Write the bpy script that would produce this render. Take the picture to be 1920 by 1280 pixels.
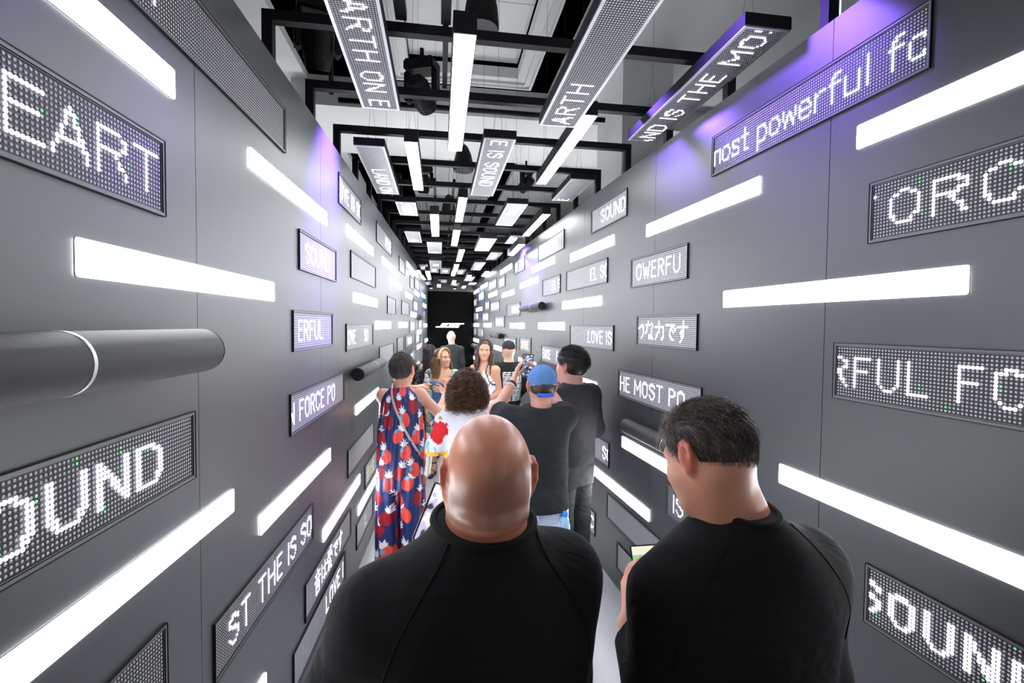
import bpy, bmesh, math, random
import numpy as np
from mathutils import Vector, Matrix
random.seed(7)
for o in list(bpy.data.objects): bpy.data.objects.remove(o)
SC = bpy.context.scene
COL = SC.collection
PI = math.pi
# ------------------------------------------------------------------ camera, light, exposure
H_CAM = 1.823
YAW, PITCH, ROLL, FPX = 0.149597, 0.0343038, 0.0093291, 900.0
_f = Vector((math.sin(YAW)*math.cos(PITCH), math.cos(YAW)*math.cos(PITCH), -math.sin(PITCH)))
_r = _f.cross(Vector((0, 0, 1))).normalized(); _u = _r.cross(_f)
_r2 = _r*math.cos(ROLL)+_u*math.sin(ROLL); _u2 = -_r*math.sin(ROLL)+_u*math.cos(ROLL)
cam = bpy.data.objects.new('camera', bpy.data.cameras.new('camera')); COL.objects.link(cam)
cam.matrix_world = Matrix(((_r2.x, _u2.x, -_f.x, 0), (_r2.y, _u2.y, -_f.y, 0), (_r2.z, _u2.z, -_f.z, H_CAM), (0, 0, 0, 1)))
cam.data.sensor_width = 36.0; cam.data.lens = FPX/1920*36.0
cam.data.clip_start = 0.02
SC.camera = cam
SC.view_settings.view_transform = 'Standard'; SC.view_settings.look = 'None'
SC.view_settings.gamma = 1.0; SC.view_settings.use_curve_mapping = False
SC.view_settings.exposure = 0.25
W = bpy.data.worlds.new('venue'); SC.world = W; W.use_nodes = True
W.node_tree.nodes['Background'].inputs[0].default_value = (0.75, 0.8, 0.9, 1)
W.node_tree.nodes['Background'].inputs[1].default_value = 0.4
STRIP = 21.0            # radiance of the white light bars
def area_light(name, loc, target, size, power, color=(1, 1, 1), sy=None, spread=180):
    d = bpy.data.lights.new(name, 'AREA'); d.energy = power; d.color = color
    d.shape = 'RECTANGLE'; d.size = size; d.size_y = sy or size; d.spread = math.radians(spread)
    o = bpy.data.objects.new(name, d); COL.objects.link(o); o.location = loc
    o.rotation_euler = (Vector(target)-Vector(loc)).to_track_quat('-Z', 'Y').to_euler()
    return o
# unseen fill lamps added behind the corridor walls to brighten the white ceiling
area_light('ceiling_fill', (-1.55, 6.0, 2.3), (-1.35, 6.0, 4.2), 0.4, 62, (0.95, 0.98, 1), 13.0)
area_light('ceiling_fill', (1.95, 6.0, 2.3), (1.75, 6.0, 4.2), 0.4, 75, (0.95, 0.98, 1), 13.0)
# ------------------------------------------------------------------ materials
MATS = {}
def mat(name, col, rough=0.5, metal=0.0, spec=0.5, emit=None, estr=0.0, noise=0.0, nscale=30, bump=0.0, bscale=200, sss=0.0, coat=0.0, sheen=0.0):
    if name in MATS: return MATS[name]
    m = bpy.data.materials.new(name); m.use_nodes = True; nt = m.node_tree
    b = nt.nodes['Principled BSDF']
    b.inputs['Base Color'].default_value = (*col, 1); b.inputs['Roughness'].default_value = rough
    b.inputs['Metallic'].default_value = metal; b.inputs['Specular IOR Level'].default_value = spec
    if coat: b.inputs['Coat Weight'].default_value = coat; b.inputs['Coat Roughness'].default_value = 0.25
    if sheen: b.inputs['Sheen Weight'].default_value = sheen; b.inputs['Sheen Roughness'].default_value = 0.5
    if emit: b.inputs['Emission Color'].default_value = (*emit, 1); b.inputs['Emission Strength'].default_value = estr
    if sss:
        b.inputs['Subsurface Weight'].default_value = sss; b.inputs['Subsurface Radius'].default_value = (0.012, 0.004, 0.002)
        b.inputs['Subsurface Scale'].default_value = 0.6
    if noise or bump:
        tc = nt.nodes.new('ShaderNodeTexCoord')
    if noise:
        n = nt.nodes.new('ShaderNodeTexNoise'); n.inputs['Scale'].default_value = nscale; n.inputs['Detail'].default_value = 4
        nt.links.new(tc.outputs['Object'], n.inputs['Vector'])
        r = nt.nodes.new('ShaderNodeMapRange'); r.inputs['To Min'].default_value = 1-noise; r.inputs['To Max'].default_value = 1+noise
        nt.links.new(n.outputs['Fac'], r.inputs['Value'])
        mx = nt.nodes.new('ShaderNodeVectorMath'); mx.operation = 'SCALE'; mx.inputs[0].default_value = col
        nt.links.new(r.outputs['Result'], mx.inputs['Scale']); nt.links.new(mx.outputs[0], b.inputs['Base Color'])
    if bump:
        n2 = nt.nodes.new('ShaderNodeTexNoise'); n2.inputs['Scale'].default_value = bscale; n2.inputs['Detail'].default_value = 3
        nt.links.new(tc.outputs['Object'], n2.inputs['Vector'])
        bp = nt.nodes.new('ShaderNodeBump'); bp.inputs['Strength'].default_value = bump; bp.inputs['Distance'].default_value = 0.004
        nt.links.new(n2.outputs['Fac'], bp.inputs['Height']); nt.links.new(bp.outputs['Normal'], b.inputs['Normal'])
    MATS[name] = m
    return m
M_WALL = mat('grey_laminate', (0.030, 0.034, 0.038), 0.45, 0.0, 0.5, noise=0.06, nscale=2.5)
M_WALL.node_tree.nodes['Principled BSDF'].inputs['IOR'].default_value = 1.62
_w = M_WALL.node_tree.nodes['Principled BSDF']; _w.inputs['Coat Weight'].default_value = 0.42; _w.inputs['Coat Roughness'].default_value = 0.38; _w.inputs['Coat IOR'].default_value = 1.5
M_BACK = mat('wall_core', (0.02, 0.02, 0.022), 0.8)
M_BLACK = mat('black_metal', (0.007, 0.007, 0.008), 0.55, spec=0.25)
M_DGREY = mat('dark_grey_metal', (0.05, 0.05, 0.055), 0.4, 0.3)
M_ALU = mat('brushed_aluminium', (0.55, 0.56, 0.58), 0.4, 0.8)
M_FRAME = mat('panel_frame_grey', (0.15, 0.155, 0.16), 0.36)
M_BOARD = mat('led_board', (0.022, 0.022, 0.026), 0.5)
M_LED = mat('led_lens', (0.50, 0.51, 0.53), 0.35, emit=(0.9, 0.93, 1.0), estr=0.05)
M_LIT = mat('led_lit_white', (0.9, 0.9, 0.9), 0.4, emit=(0.86, 0.80, 1.0), estr=4.0)
M_LITB = mat('led_lit_blue', (0.9, 0.9, 0.9), 0.4, emit=(0.50, 0.74, 1.0), estr=4.0)
M_LITW = mat('led_lit_warm', (0.9, 0.9, 0.9), 0.4, emit=(1.0, 1.0, 0.82), estr=4.0)
M_LITY = mat('led_lit_yellow', (0.9, 0.9, 0.9), 0.4, emit=(1.0, 1.0, 0.42), estr=3.0)
M_LITD = mat('led_lit_dim', (0.7, 0.65, 0.5), 0.4, emit=(1.0, 0.85, 0.5), estr=0.5)
M_GREEN = mat('led_lit_green', (0.2, 0.8, 0.3), 0.4, emit=(0.15, 0.9, 0.25), estr=0.6)
M_STRIP = mat('light_diffuser', (0.9, 0.9, 0.9), 0.5, emit=(0.94, 0.97, 1.0), estr=STRIP)
M_RIM = mat('light_rim', (0.6, 0.6, 0.6), 0.5)
M_CEIL = mat('white_plaster', (0.78, 0.79, 0.79), 0.8, noise=0.03, nscale=1.5)
M_VOID = mat('black_void_paint', (0.003, 0.003, 0.003), 1.0, spec=0.0)
M_FLOOR = mat('pale_terrazzo', (0.42, 0.42, 0.43), 0.3, noise=0.18, nscale=120)
M_MESH = mat('speaker_cloth', (0.03, 0.03, 0.032), 0.6, bump=0.3, bscale=900)
M_LOGO = mat('sign_light', (0.9, 0.9, 0.9), 0.5, emit=(1, 1, 0.92), estr=4)
# ------------------------------------------------------------------ mesh helpers
def tag(o, label=None, cat=None, group=None, kind=None):
    if label: o['label'] = label
    if cat: o['category'] = cat
    if group: o['group'] = group
    if kind: o['kind'] = kind
    return o
class MB:
    def __init__(s): s.v = []; s.f = []; s.m = []
    def add(s, vs, fs, mi=0):
        b = len(s.v); s.v += [tuple(v) for v in vs]; s.f += [tuple(i+b for i in f) for f in fs]; s.m += [mi]*len(fs)
    def box(s, x0, x1, y0, y1, z0, z1, mi=0):
        s.add([(x0, y0, z0), (x1, y0, z0), (x1, y1, z0), (x0, y1, z0), (x0, y0, z1), (x1, y0, z1), (x1, y1, z1), (x0, y1, z1)],
              [(0, 3, 2, 1), (4, 5, 6, 7), (0, 1, 5, 4), (1, 2, 6, 5), (2, 3, 7, 6), (3, 0, 4, 7)], mi)
    def tube(s, pts, r, n=6, mi=0, cap=True):
        pts = [Vector(p) for p in pts]; rings = []
        rr = r if isinstance(r, (list, tuple)) else [r]*len(pts)
        t0 = (pts[1]-pts[0]).normalized(); up = Vector((0, 0, 1)) if abs(t0.z) < 0.9 else Vector((1, 0, 0))
        a = t0.cross(up).normalized(); vs = []
        for i, p in enumerate(pts):
            t = (pts[min(i+1, len(pts)-1)]-pts[max(i-1, 0)]).normalized()
            a = (a-t*a.dot(t)).normalized(); b = t.cross(a)
            for k in range(n):
                q = 2*PI*k/n; vs.append(p+(a*math.cos(q)+b*math.sin(q))*rr[i])
        fs = []
        for i in range(len(pts)-1):
            for k in range(n):
                fs.append((i*n+k, i*n+(k+1) % n, (i+1)*n+(k+1) % n, (i+1)*n+k))
        if cap: fs.append(tuple(range(n-1, -1, -1))); fs.append(tuple((len(pts)-1)*n+k for k in range(n)))
        s.add(vs, fs, mi)
    def lathe(s, prof, n=24, mi=0, axis='z', c=(0, 0, 0)):
        vs = []
        for r, h in prof:
            for k in range(n):
                q = 2*PI*k/n; x, y = r*math.cos(q), r*math.sin(q)
                vs.append((c[0]+x, c[1]+y, c[2]+h) if axis == 'z' else (c[0]+h, c[1]+x, c[2]+y))
        fs = [(i*n+k, i*n+(k+1) % n, (i+1)*n+(k+1) % n, (i+1)*n+k) for i in range(len(prof)-1) for k in range(n)]
        s.add(vs, fs, mi)
    def build(s, name, mats, parent=None, smooth=False, matrix=None):
        me = bpy.data.meshes.new(name); me.from_pydata(s.v, [], s.f)
        for m in (mats if isinstance(mats, (list, tuple)) else [mats]): me.materials.append(m)
        if any(s.m): me.polygons.foreach_set('material_index', s.m)
        if smooth: me.polygons.foreach_set('use_smooth', [True]*len(s.f))
        me.update()
        return link(name, me, parent, matrix)
def link(name, me, parent=None, matrix=None):
    o = bpy.data.objects.new(name, me); COL.objects.link(o)
    if parent: o.parent = parent
    if matrix is not None: o.matrix_local = matrix
    return o
def empty(name, matrix=None, loc=None):
    o = bpy.data.objects.new(name, None); COL.objects.link(o); o.empty_display_size = 0.1
    if matrix is not None: o.matrix_world = matrix
    if loc: o.location = loc
    return o
def bevel_obj(o, w=0.004, seg=2):
    bm = bmesh.new(); bm.from_mesh(o.data)
    bmesh.ops.bevel(bm, geom=bm.edges[:], offset=w, segments=seg, affect='EDGES', clamp_overlap=True)
    bm.to_mesh(o.data); bm.free(); return o
def frame_mat(x, y, z, p):
    return Matrix(((x[0], y[0], z[0], p[0]), (x[1], y[1], z[1], p[1]), (x[2], y[2], z[2], p[2]), (0, 0, 0, 1)))
# ------------------------------------------------------------------ the corridor shell
A_L, B_R, TL, TR = 0.722, 1.3715, 0.0358332, 0.0453042
WALL_H, Y_END = 2.86, 11.9
DL, NL = Vector((math.sin(TL), math.cos(TL), 0)), Vector((-math.cos(TL), math.sin(TL), 0))
DR, NR = Vector((-math.sin(TR), math.cos(TR), 0)), Vector((math.cos(TR), math.sin(TR), 0))
def wall_frame(w, s, z, off=0.0):
    """local x = reading direction, y = into the wall, z = up, origin on the wall face"""
    if w == 'L':
        p = DL*s+NL*(A_L-off); return frame_mat(DL, NL, (0, 0, 1), (p.x, p.y, z))
    p = DR*s+NR*(B_R-off); return frame_mat(-DR, NR, (0, 0, 1), (p.x, p.y, z))
def structure(name, mb, m, **k):
    o = mb.build(name, m, **k); o['kind'] = 'structure'; return o
mb = MB(); mb.box(-5, 5, -3.5, 14, -0.1, 0); structure('floor', mb, M_FLOOR)
for side, w, seams, flip in (('left', 'L', 1.435, 1), ('right', 'R', 1.41, -1)):
    M = wall_frame(w, 0, 0)
    mb = MB(); a, b = (-2.6, 11.93) if w == 'L' else (-11.93, 2.6)
    mb.box(a, b, 0.016, 0.07, 0, WALL_H-0.01)
    core = structure('wall_'+side, mb, M_BACK, matrix=M)
    edges = [seams+1.2235*k for k in range(-3, 9)]; edges = [-2.6]+[e for e in edges if -2.5 < e < 11.8]+[11.93]
    for e0, e1 in zip(edges, edges[1:]):
        mb = MB(); x0, x1 = (e0, e1) if w == 'L' else (-e1, -e0)
        mb.box(x0+0.0012, x1-0.0012, 0.0, 0.0155, 0, WALL_H)
        mb.build('wall_panel', M_WALL, core)
# ------------------------------------------------------------------ pixel letters
def strokes(s): return [[tuple(float(c) for c in p.split(',')) for p in q.split()] for q in s.split(';')]
GL = {}
def gl(ch, w, s): GL[ch] = (w, strokes(s))
gl(' ', 3, '-9,-9 -9,-9')
gl('A', 7, '0,0 3,9 6,0;1,3 5,3'); gl('C', 7, '6,7 4,9 2,9 0,7 0,2 2,0 4,0 6,2'); gl('D', 7, '0,0 0,9 4,9 6,7 6,2 4,0 0,0')
gl('E', 6, '5,0 0,0 0,9 5,9;0,5 4,5'); gl('F', 6, '0,0 0,9 5,9;0,5 4,5'); gl('H', 7, '0,0 0,9;6,0 6,9;0,5 6,5'); gl('I', 1, '0,0 0,9')
gl('L', 6, '0,9 0,0 5,0'); gl('M', 9, '0,0 0,9 4,3 8,9 8,0'); gl('N', 7, '0,0 0,9 6,0 6,9'); gl('O', 7, '0,2 0,7 2,9 4,9 6,7 6,2 4,0 2,0 0,2')
gl('P', 7, '0,0 0,9 4,9 6,8 6,6 4,5 0,5'); gl('R', 7, '0,0 0,9 4,9 6,8 6,6 4,5 0,5;3,5 6,0'); gl('S', 7, '6,7 4,9 2,9 0,7 0,6 2,5 4,5 6,3 6,2 4,0 2,0 0,2')
gl('T', 7, '0,9 6,9;3,9 3,0'); gl('U', 7, '0,9 0,2 2,0 4,0 6,2 6,9'); gl('V', 7, '0,9 3,0 6,9'); gl('W', 9, '0,9 2,0 4,6 6,0 8,9')
gl('o', 6, '0,2 0,4 1,6 4,6 5,4 5,2 4,0 1,0 0,2'); gl('s', 5, '4,5 3,6 1,6 0,5 1,3 3,3 4,2 4,1 3,0 1,0 0,1'); gl('t', 5, '2,9 2,1 3,0 4,0;0,6 4,6')
gl('p', 6, '0,-3 0,6 4,6 5,4 5,2 4,0 0,0'); gl('w', 7, '0,6 1,0 3,5 5,0 6,6'); gl('e', 6, '5,1 4,0 1,0 0,2 0,4 1,6 4,6 5,4 5,3 0,3')
gl('r', 5, '0,0 0,6;0,4 2,6 4,6'); gl('f', 5, '1,0 1,8 3,9 4,9;0,6 4,6'); gl('u', 6, '0,6 0,1 1,0 4,0 5,1 5,6;5,0 5,6'); gl('l', 3, '1,9 1,0')
gl('m', 9, '0,0 0,6 3,6 4,5 4,0;4,5 5,6 7,6 8,5 8,0'); gl('c', 6, '5,5 4,6 1,6 0,4 0,2 1,0 4,0 5,1')
gl('声', 11, '0,9 10,9;5,11 5,7;1,7 9,7;1,5 9,5 9,2 1,2;1,5 1,1 0,-1;5,5 5,2'); gl('音', 11, '5,11 5,9;1,9 9,9;3,9 3,7;7,9 7,7;0,6 10,6;2,4 8,4 8,-1 2,-1 2,4;2,2 8,2')
gl('是', 11, '2,11 8,11 8,6 2,6 2,11;2,8 8,8;0,4 10,4;5,4 5,0;5,2 9,2;3,2 0,-1;2,1 10,-1'); gl('和', 11, '0,10 4,11;0,8 5,8;3,10 3,-1;3,7 0,3;3,6 5,4;6,8 10,8 10,0 6,0 6,8')
gl('平', 11, '1,10 9,10;0,5 10,5;5,10 5,-1;2,9 3,6;8,9 7,6'); gl('つ', 8, '0,6 5,8 7,6 7,3 4,0'); gl('な', 10, '0,8 5,8;3,10 0,3;7,9 9,7;7,6 7,1 5,0 4,1 5,2 9,0')
gl('力', 10, '0,7 9,7 9,1 7,0;4,10 4,5 0,0'); gl('で', 10, '0,8 9,8 5,6 4,3 5,1 8,0;7,5 8,4;9,6 10,5'); gl('す', 10, '0,7 10,7;6,10 6,3 4,2 3,4 5,5 6,4 6,2 3,-1')
gl('は', 9, '0,9 0,0;3,6 9,6;6,9 6,1 4,0 3,1 5,2 9,0'); gl('愛', 11, '1,10 9,11;2,9 2,8;5,9 5,8;8,9 8,8;0,7 10,7;0,7 0,5;10,7 10,5;2,5 3,4 7,4;5,6 5,5;4,3 1,0;3,2 8,2 4,-1;3,1 9,-1')
def raster(text, bold=False, gap=2, wide=1.0):
    pix = set(); x = 0
    for ch in text:
        w, st = GL[ch]; w = round(w*wide); st = [[(a*wide, b) for a, b in q] for q in st]
        for poly in st:
            for (ax, ay), (bx, by) in zip(poly, poly[1:]):
                n = int(max(abs(bx-ax), abs(by-ay), 1))*2
                for i in range(n+1):
                    px, py = round(ax+(bx-ax)*i/n), round(ay+(by-ay)*i/n)
                    if px > -5:
                        pix.add((x+px, py))
                        if bold: pix.add((x+px+1, py))
        x += w+gap+(1 if bold else 0)
    return pix, x-gap
PITCH_LED = 0.0100
def disc_mesh(name, pts, r, nside, y, mats, mids=None):
    """little LED lenses, slightly domed, facing -y"""
    n = len(pts); pts = np.asarray(pts, float)
    ang = np.arange(nside)*2*PI/nside+PI/4*(nside == 4)
    ring = np.stack([np.cos(ang)*r, np.sin(ang)*r], 1)
    if nside == 4:
        V = np.zeros((n, 4, 3)); V[:, :, 0] = pts[:, None, 0]+ring[None, ::-1, 0]; V[:, :, 2] = pts[:, None, 1]+ring[None, ::-1, 1]; V[:, :, 1] = y
        F = (np.arange(n)[:, None]*4+np.arange(4)[None, ::-1]).tolist(); per = 1
    else:
        V = np.zeros((n, nside+1, 3)); V[:, :nside, 0] = pts[:, None, 0]+ring[None, :, 0]; V[:, :nside, 2] = pts[:, None, 1]+ring[None, :, 1]; V[:, :nside, 1] = y
        V[:, nside, 0] = pts[:, 0]; V[:, nside, 2] = pts[:, 1]; V[:, nside, 1] = y-r*0.5
        b = np.arange(n)[:, None]*(nside+1); k = np.arange(nside)
        F = np.stack([b+k, b+(k+1) % nside, np.repeat(b+nside, nside, 1)], 2).reshape(-1, 3).tolist(); per = nside
    me = bpy.data.meshes.new(name); me.from_pydata(V.reshape(-1, 3).tolist(), [], F)
    for m in mats: me.materials.append(m)
    if mids is not None: me.polygons.foreach_set('material_index', np.repeat(np.asarray(mids, np.int32), per))
    me.update(); return me
PANEL_MESH = {}
def led_panel(M, long, text='', align='c', off=0, lit=None, bold=False, near=1.0, hung=False, base=None, sparkle=0, length=None, wide=1.0, gap=2):
    cols = 96 if long else 64
    L = cols*PITCH_LED+0.027 if length is None else length
    hw, hh = L/2, 0.0925
    pit = (L-0.027)/cols
    root = empty('led_panel', M)
    key = (round(L, 3), hung)
    if key not in PANEL_MESH:
        mb = MB()
        if hung:      # aluminium-edged black casing
            for x0, x1, z0, z1 in ((-hw, hw, -hh, -hh+0.012), (-hw, hw, hh-0.012, hh), (-hw, -hw+0.012, -hh+0.012, hh-0.012), (hw-0.012, hw, -hh+0.012, hh-0.012)):
                mb.box(x0, x1, 0.0, 0.006, z0, z1, 1)
            mb.box(-hw-0.002, hw+0.002, 0.006, 0.052, -hh-0.002, hh+0.002, 0)
            fr = mb.build('casing', [M_BLACK, M_ALU])
        else:         # stepped black picture frame standing proud of the wall
            def ring(x, z, y): return [(-x, y, -z), (x, y, -z), (x, y, z), (-x, y, z)]
            prof = [(hw, hh, 0.0), (hw, hh, -0.0085), (hw-0.0015, hh-0.0015, -0.0085), (hw-0.0015, hh-0.0015, -0.0065), (hw-0.0085, hh-0.0085, -0.0065), (hw-0.0092, hh-0.0092, -0.0035), (hw-0.0115, hh-0.0115, -0.0035), (hw-0.0115, hh-0.0115, 0.0)]
            for x, z, y in prof: mb.v += ring(x, z, y)
            for i in range(len(prof)-1):
                for k in range(4):
                    mb.f.append((i*4+k, i*4+(k+1) % 4, (i+1)*4+(k+1) % 4, (i+1)*4+k)); mb.m.append(0 if i in (3, 5) else 1)
            fr = mb.build('frame', [M_FRAME, M_BLACK])
        mb2 = MB(); mb2.box(-hw+0.012, hw-0.012, -0.002 if not hung else 0.001, 0.0 if not hung else 0.006, -hh+0.012, hh-0.012)
        bd = mb2.build('display_board', M_BOARD)
        PANEL_MESH[key] = (fr.data, bd.data); fr.parent = root; bd.parent = root
    else:
        fm, bm_ = PANEL_MESH[key]
        link('casing' if hung else 'frame', fm, root); link('display_board', bm_, root)
    y = -0.0028 if not hung else 0.0002
    pix = set()
    if text:
        p, w = raster(text, bold, gap, wide)
        x0 = {'l': off, 'r': cols-w-off, 'c': (cols-w)//2+off}[align]
        pix = {(x0+a, b+3) for a, b in p if 0 <= x0+a < cols and 0 <= b+3 < 16}
    allp = [(c, r) for c in range(cols) for r in range(16)]
    pos = lambda c, r: ((c-cols/2+0.5)*pit, (r-7.5)*PITCH_LED)
    un = [q for q in allp if q not in pix]
    ns = 7 if near > 1.5 else 4
    rad = 0.0031 if ns > 4 else 0.0050
    mids = [0]*len(un)
    if sparkle:
        rs = random.Random(int(M[1][3]*1000))
        for _ in range(sparkle):
            i = rs.randrange(len(un)); mids[i] = 1
            if i+1 < len(un): mids[i+1] = 1
    o = link('unlit_leds', disc_mesh('unlit_leds', [pos(*q) for q in un], rad, ns, y, [base or M_LED, M_GREEN], mids), root); o['kind'] = 'stuff'
    if pix:
        o = link('lit_leds', disc_mesh('lit_leds', [pos(*q) for q in sorted(pix)], 0.0050 if ns > 4 else 0.0060, max(ns, 4), y-0.0012, [lit or M_LIT]), root); o['kind'] = 'stuff'
    return root
# ------------------------------------------------------------------ what hangs on the two walls
ORD = ['first', 'second', 'third', 'fourth', 'fifth', 'sixth', 'seventh', 'eighth', 'ninth', 'tenth', 'eleventh', 'twelfth']
def rowname(z):
    for lim, n in ((2.6, 'top'), (2.34, 'high'), (2.1, 'overhead'), (1.9, 'head-height'), (1.6, 'eye-level'), (1.3, 'chest-height'), (0.9, 'waist-height'), (0.56, 'thigh-height'), (0.0, 'floor-level')):
        if z > lim: return n
BARS = [  # wall, distance along it, height
 ('L',0.84,2.426),('L',1.50,1.945),('L',2.28,2.397),('L',1.14,1.246),('L',2.34,1.072),('L',3.76,2.437),('L',3.98,2.008),('L',5.25,2.437),('L',5.88,2.295),
 ('L',4.86,1.811),('L',6.57,1.812),('L',7.49,2.682),('L',7.32,2.242),('L',8.73,2.370),('L',10.38,2.429),('L',8.12,1.978),('L',10.79,2.230),('L',9.32,1.675),
 ('L',11.13,1.797),('L',11.40,1.448),('L',8.79,1.078),('L',8.10,0.952),('L',4.03,1.200),('L',4.11,0.434),('L',3.18,0.661),('L',1.39,0.452),('L',9.3,1.40),
 ('R',0.81,2.427),('R',2.24,2.403),('R',1.47,1.949),('R',1.10,1.263),('R',3.73,2.437),('R',3.95,2.015),('R',5.24,2.493),('R',5.92,2.353),('R',7.51,2.699),
 ('R',7.31,2.304),('R',8.85,2.386),('R',10.04,2.634),('R',11.35,2.606),('R',10.83,2.171),('R',6.62,1.814),('R',4.88,1.816),('R',9.49,1.816),('R',11.34,1.815),
 ('R',8.12,1.421),('R',11.35,1.452),('R',11.35,1.012),('R',5.98,1.343),('R',8.35,0.918),('R',4.02,1.346),('R',3.13,0.684),('R',2.54,1.038),('R',4.19,0.443)]
BEHIND = [('L',-1.15,1.95),('L',-1.9,2.40),('R',-1.15,1.98),('R',-1.9,1.30)]   # the corridor runs on behind the camera
def bar_meshes():
    L, hh, r = 0.4975, 0.038, 0.006
    out = []
    for inset, y0, y1 in ((0, 0.0, -0.0015), (0.001, -0.0015, -0.0035)):
        vs = []; x, z = L-inset, hh-inset
        for cx, cz, a0 in ((x-r, z-r, 0), (-x+r, z-r, 90), (-x+r, -z+r, 180), (x-r, -z+r, 270)):
            for k in range(4):
                q = math.radians(a0+k*30); vs.append((cx+r*math.cos(q), cz+r*math.sin(q)))
        n = len(vs); mb = MB()
        mb.add([(a, y0, b) for a, b in vs]+[(a, y1, b) for a, b in vs], [(k, (k+1) % n, n+(k+1) % n, n+k) for k in range(n)]+[tuple(range(n, 2*n))])
        out.append(mb)
    return out
_b = bar_meshes()
_rim = _b[0].build('wall_light', M_RIM); _dif = _b[1].build('diffuser', M_STRIP)
rim_me, dif_me = _rim.data, _dif.data
bpy.data.objects.remove(_rim); bpy.data.objects.remove(_dif)
for w, s, z in BEHIND:
    side = 'left' if w == 'L' else 'right'; o = link('wall_light', rim_me); o.matrix_world = wall_frame(w, s, z)
    tag(o, 'white light bar on the %s wall, %s behind the camera' % (side, 'just' if s > -1.5 else 'well'), 'wall light', 'white light bars on the %s wall' % side)
    link('diffuser', dif_me, o)
cnt = {}
for w, s, z in sorted(BARS, key=lambda b: b[1]):
    side = 'left' if w == 'L' else 'right'; rn = rowname(z); k = cnt.get((w, rn), 0); cnt[(w, rn)] = k+1
    o = link('wall_light', rim_me); o.matrix_world = wall_frame(w, s, z)
    tag(o, 'white light bar on the %s wall, %s from the camera in the %s row' % (side, ORD[k], rn), 'wall light', 'white light bars on the %s wall' % side)
    link('diffuser', dif_me, o)
def WP(w, s, z, L, text='', align='c', off=0, lit=None, bold=False, sp=0, wide=1.0, gap=2): return dict(wide=wide, gap=gap, w=w, s=s, z=z, L=L, text=text, align=align, off=off, lit=lit, bold=bold, sp=sp)
B_, W_, Y_, D_ = M_LITB, M_LITW, M_LITY, M_LITD
PANELS = [
 WP('L',.79,2.173,1,'EART','r',0,sp=10,wide=1.4,gap=1), WP('L',1.63,2.622,1,'I','l',10), WP('L',.91,1.486,1,'SOUND','r',13,bold=True,sp=10,wide=1.35), WP('L',1.99,.827,1,'ST THE IS SO','r',1,sp=2),
 WP('L',2.66,1.421,1,'N FORCE PO','l',-3), WP('L',3.37,2.647,0,'LOVE IS SO','r',-3,lit=None), WP('L',4.90,2.647,1,'PEACE','r',2), WP('L',2.63,2.160,0,'SOUND','r',13), WP('L',3.86,2.228,1), WP('L',2.54,1.788,0,'ERFUL','l',6),
 WP('L',3.72,1.730,1,'OVE      SO','l',4), WP('L',5.41,2.022,0), WP('L',6.85,2.043,1), WP('L',6.42,2.576,0), WP('L',7.79,2.472,0), WP('L',8.75,2.533,1,'SOUND IS','c'), WP('L',8.47,2.140,1,'POWERFUL','c'),
 WP('L',7.92,1.783,1,'THE MOST','c'), WP('L',9.52,1.827,1,'IS LOVE','c'), WP('L',6.24,1.563,0), WP('L',7.31,1.570,1,'FORCE ON','r',2), WP('L',5.06,1.516,1), WP('L',3.76,.884,1),
 WP('L',4.19,.604,0,'音は愛','l',6,lit=D_), WP('L',3.87,.267,0,'は','c',0,lit=D_), WP('L',2.85,.472,1,'音は愛です','l',14), WP('L',2.68,.253,1,'LOVE I','r',4), WP('L',.77,.981,1,'I SO','l',50),
 WP('L',8.9,1.56,1,'EARTH','c'), WP('L',9.9,1.45,0), WP('L',7.5,1.22,0), WP('L',10.6,2.02,0), WP('L',8.0,1.30,1,'SOUND','l',6),
 WP('R',1.58,2.625,1,'most powerful fo','r',-1,gap=1,lit=B_,sp=3), WP('R',.76,2.176,1,'FORCE','l',-6,sp=10,wide=1.3,gap=3), WP('R',.87,1.682,1,'RFUL FO','l',-3,sp=10), WP('R',.73,1.005,1,'SOUND','l',-4,bold=True,sp=6),
 WP('R',3.35,2.651,0,'SOUND','r',2,lit=W_), WP('R',3.83,2.234,1,'EL SO','r',-3), WP('R',4.91,2.649,1,'声音是和平','l',12), WP('R',4.86,2.234,0,'EL SO','r',-10,lit=W_), WP('R',6.46,2.639,0,'SS','l',4,lit=W_),
 WP('R',7.86,2.531,0,'SOUND','l',6,lit=Y_), WP('R',8.86,2.567,1,'LOVE IS SO','c'), WP('R',10.44,2.446,1,'ON EARTH','c'), WP('R',11.5,2.357,0,'THE','l',2,lit=Y_), WP('R',9.52,2.206,0,'ST PO','c',0,lit=Y_),
 WP('R',8.56,2.156,1,'THE MOST PO','c'), WP('R',6.88,2.045,1,'SOUND IS','r',-2), WP('R',8.04,1.876,1,'POWERFUL','c'), WP('R',11.4,2.015,1,'LOVE','r',4), WP('R',9.76,1.984,1,'SO POWER','c'), WP('R',11.55,1.664,0,'II','c',0,lit=Y_),
 WP('R',10.56,1.649,1,'O I','r',6), WP('R',7.11,1.549,1,'FORCE ON E','c'), WP('R',6.06,1.567,0,'SPREE','c',0,lit=Y_), WP('R',4.71,1.513,1,'EACE    F','l',2), WP('R',3.70,1.735,1,'LOVE IS','r',2), WP('R',2.50,1.795,0,'つな力です','l',0),
 WP('R',2.61,1.433,1,'HE MOST PO','l',1), WP('R',2.60,2.163,0,'OWERFU','c'), WP('R',3.75,.879,1,'SO','r',-5), WP('R',2.78,.511,1,'L','r',14), WP('R',2.59,.230,1), WP('R',1.94,.861,1,'IS THE','l',6), WP('R',4.00,.265,1,'SOUNC','r',2)]
cnt = {}; seen = {}
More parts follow.
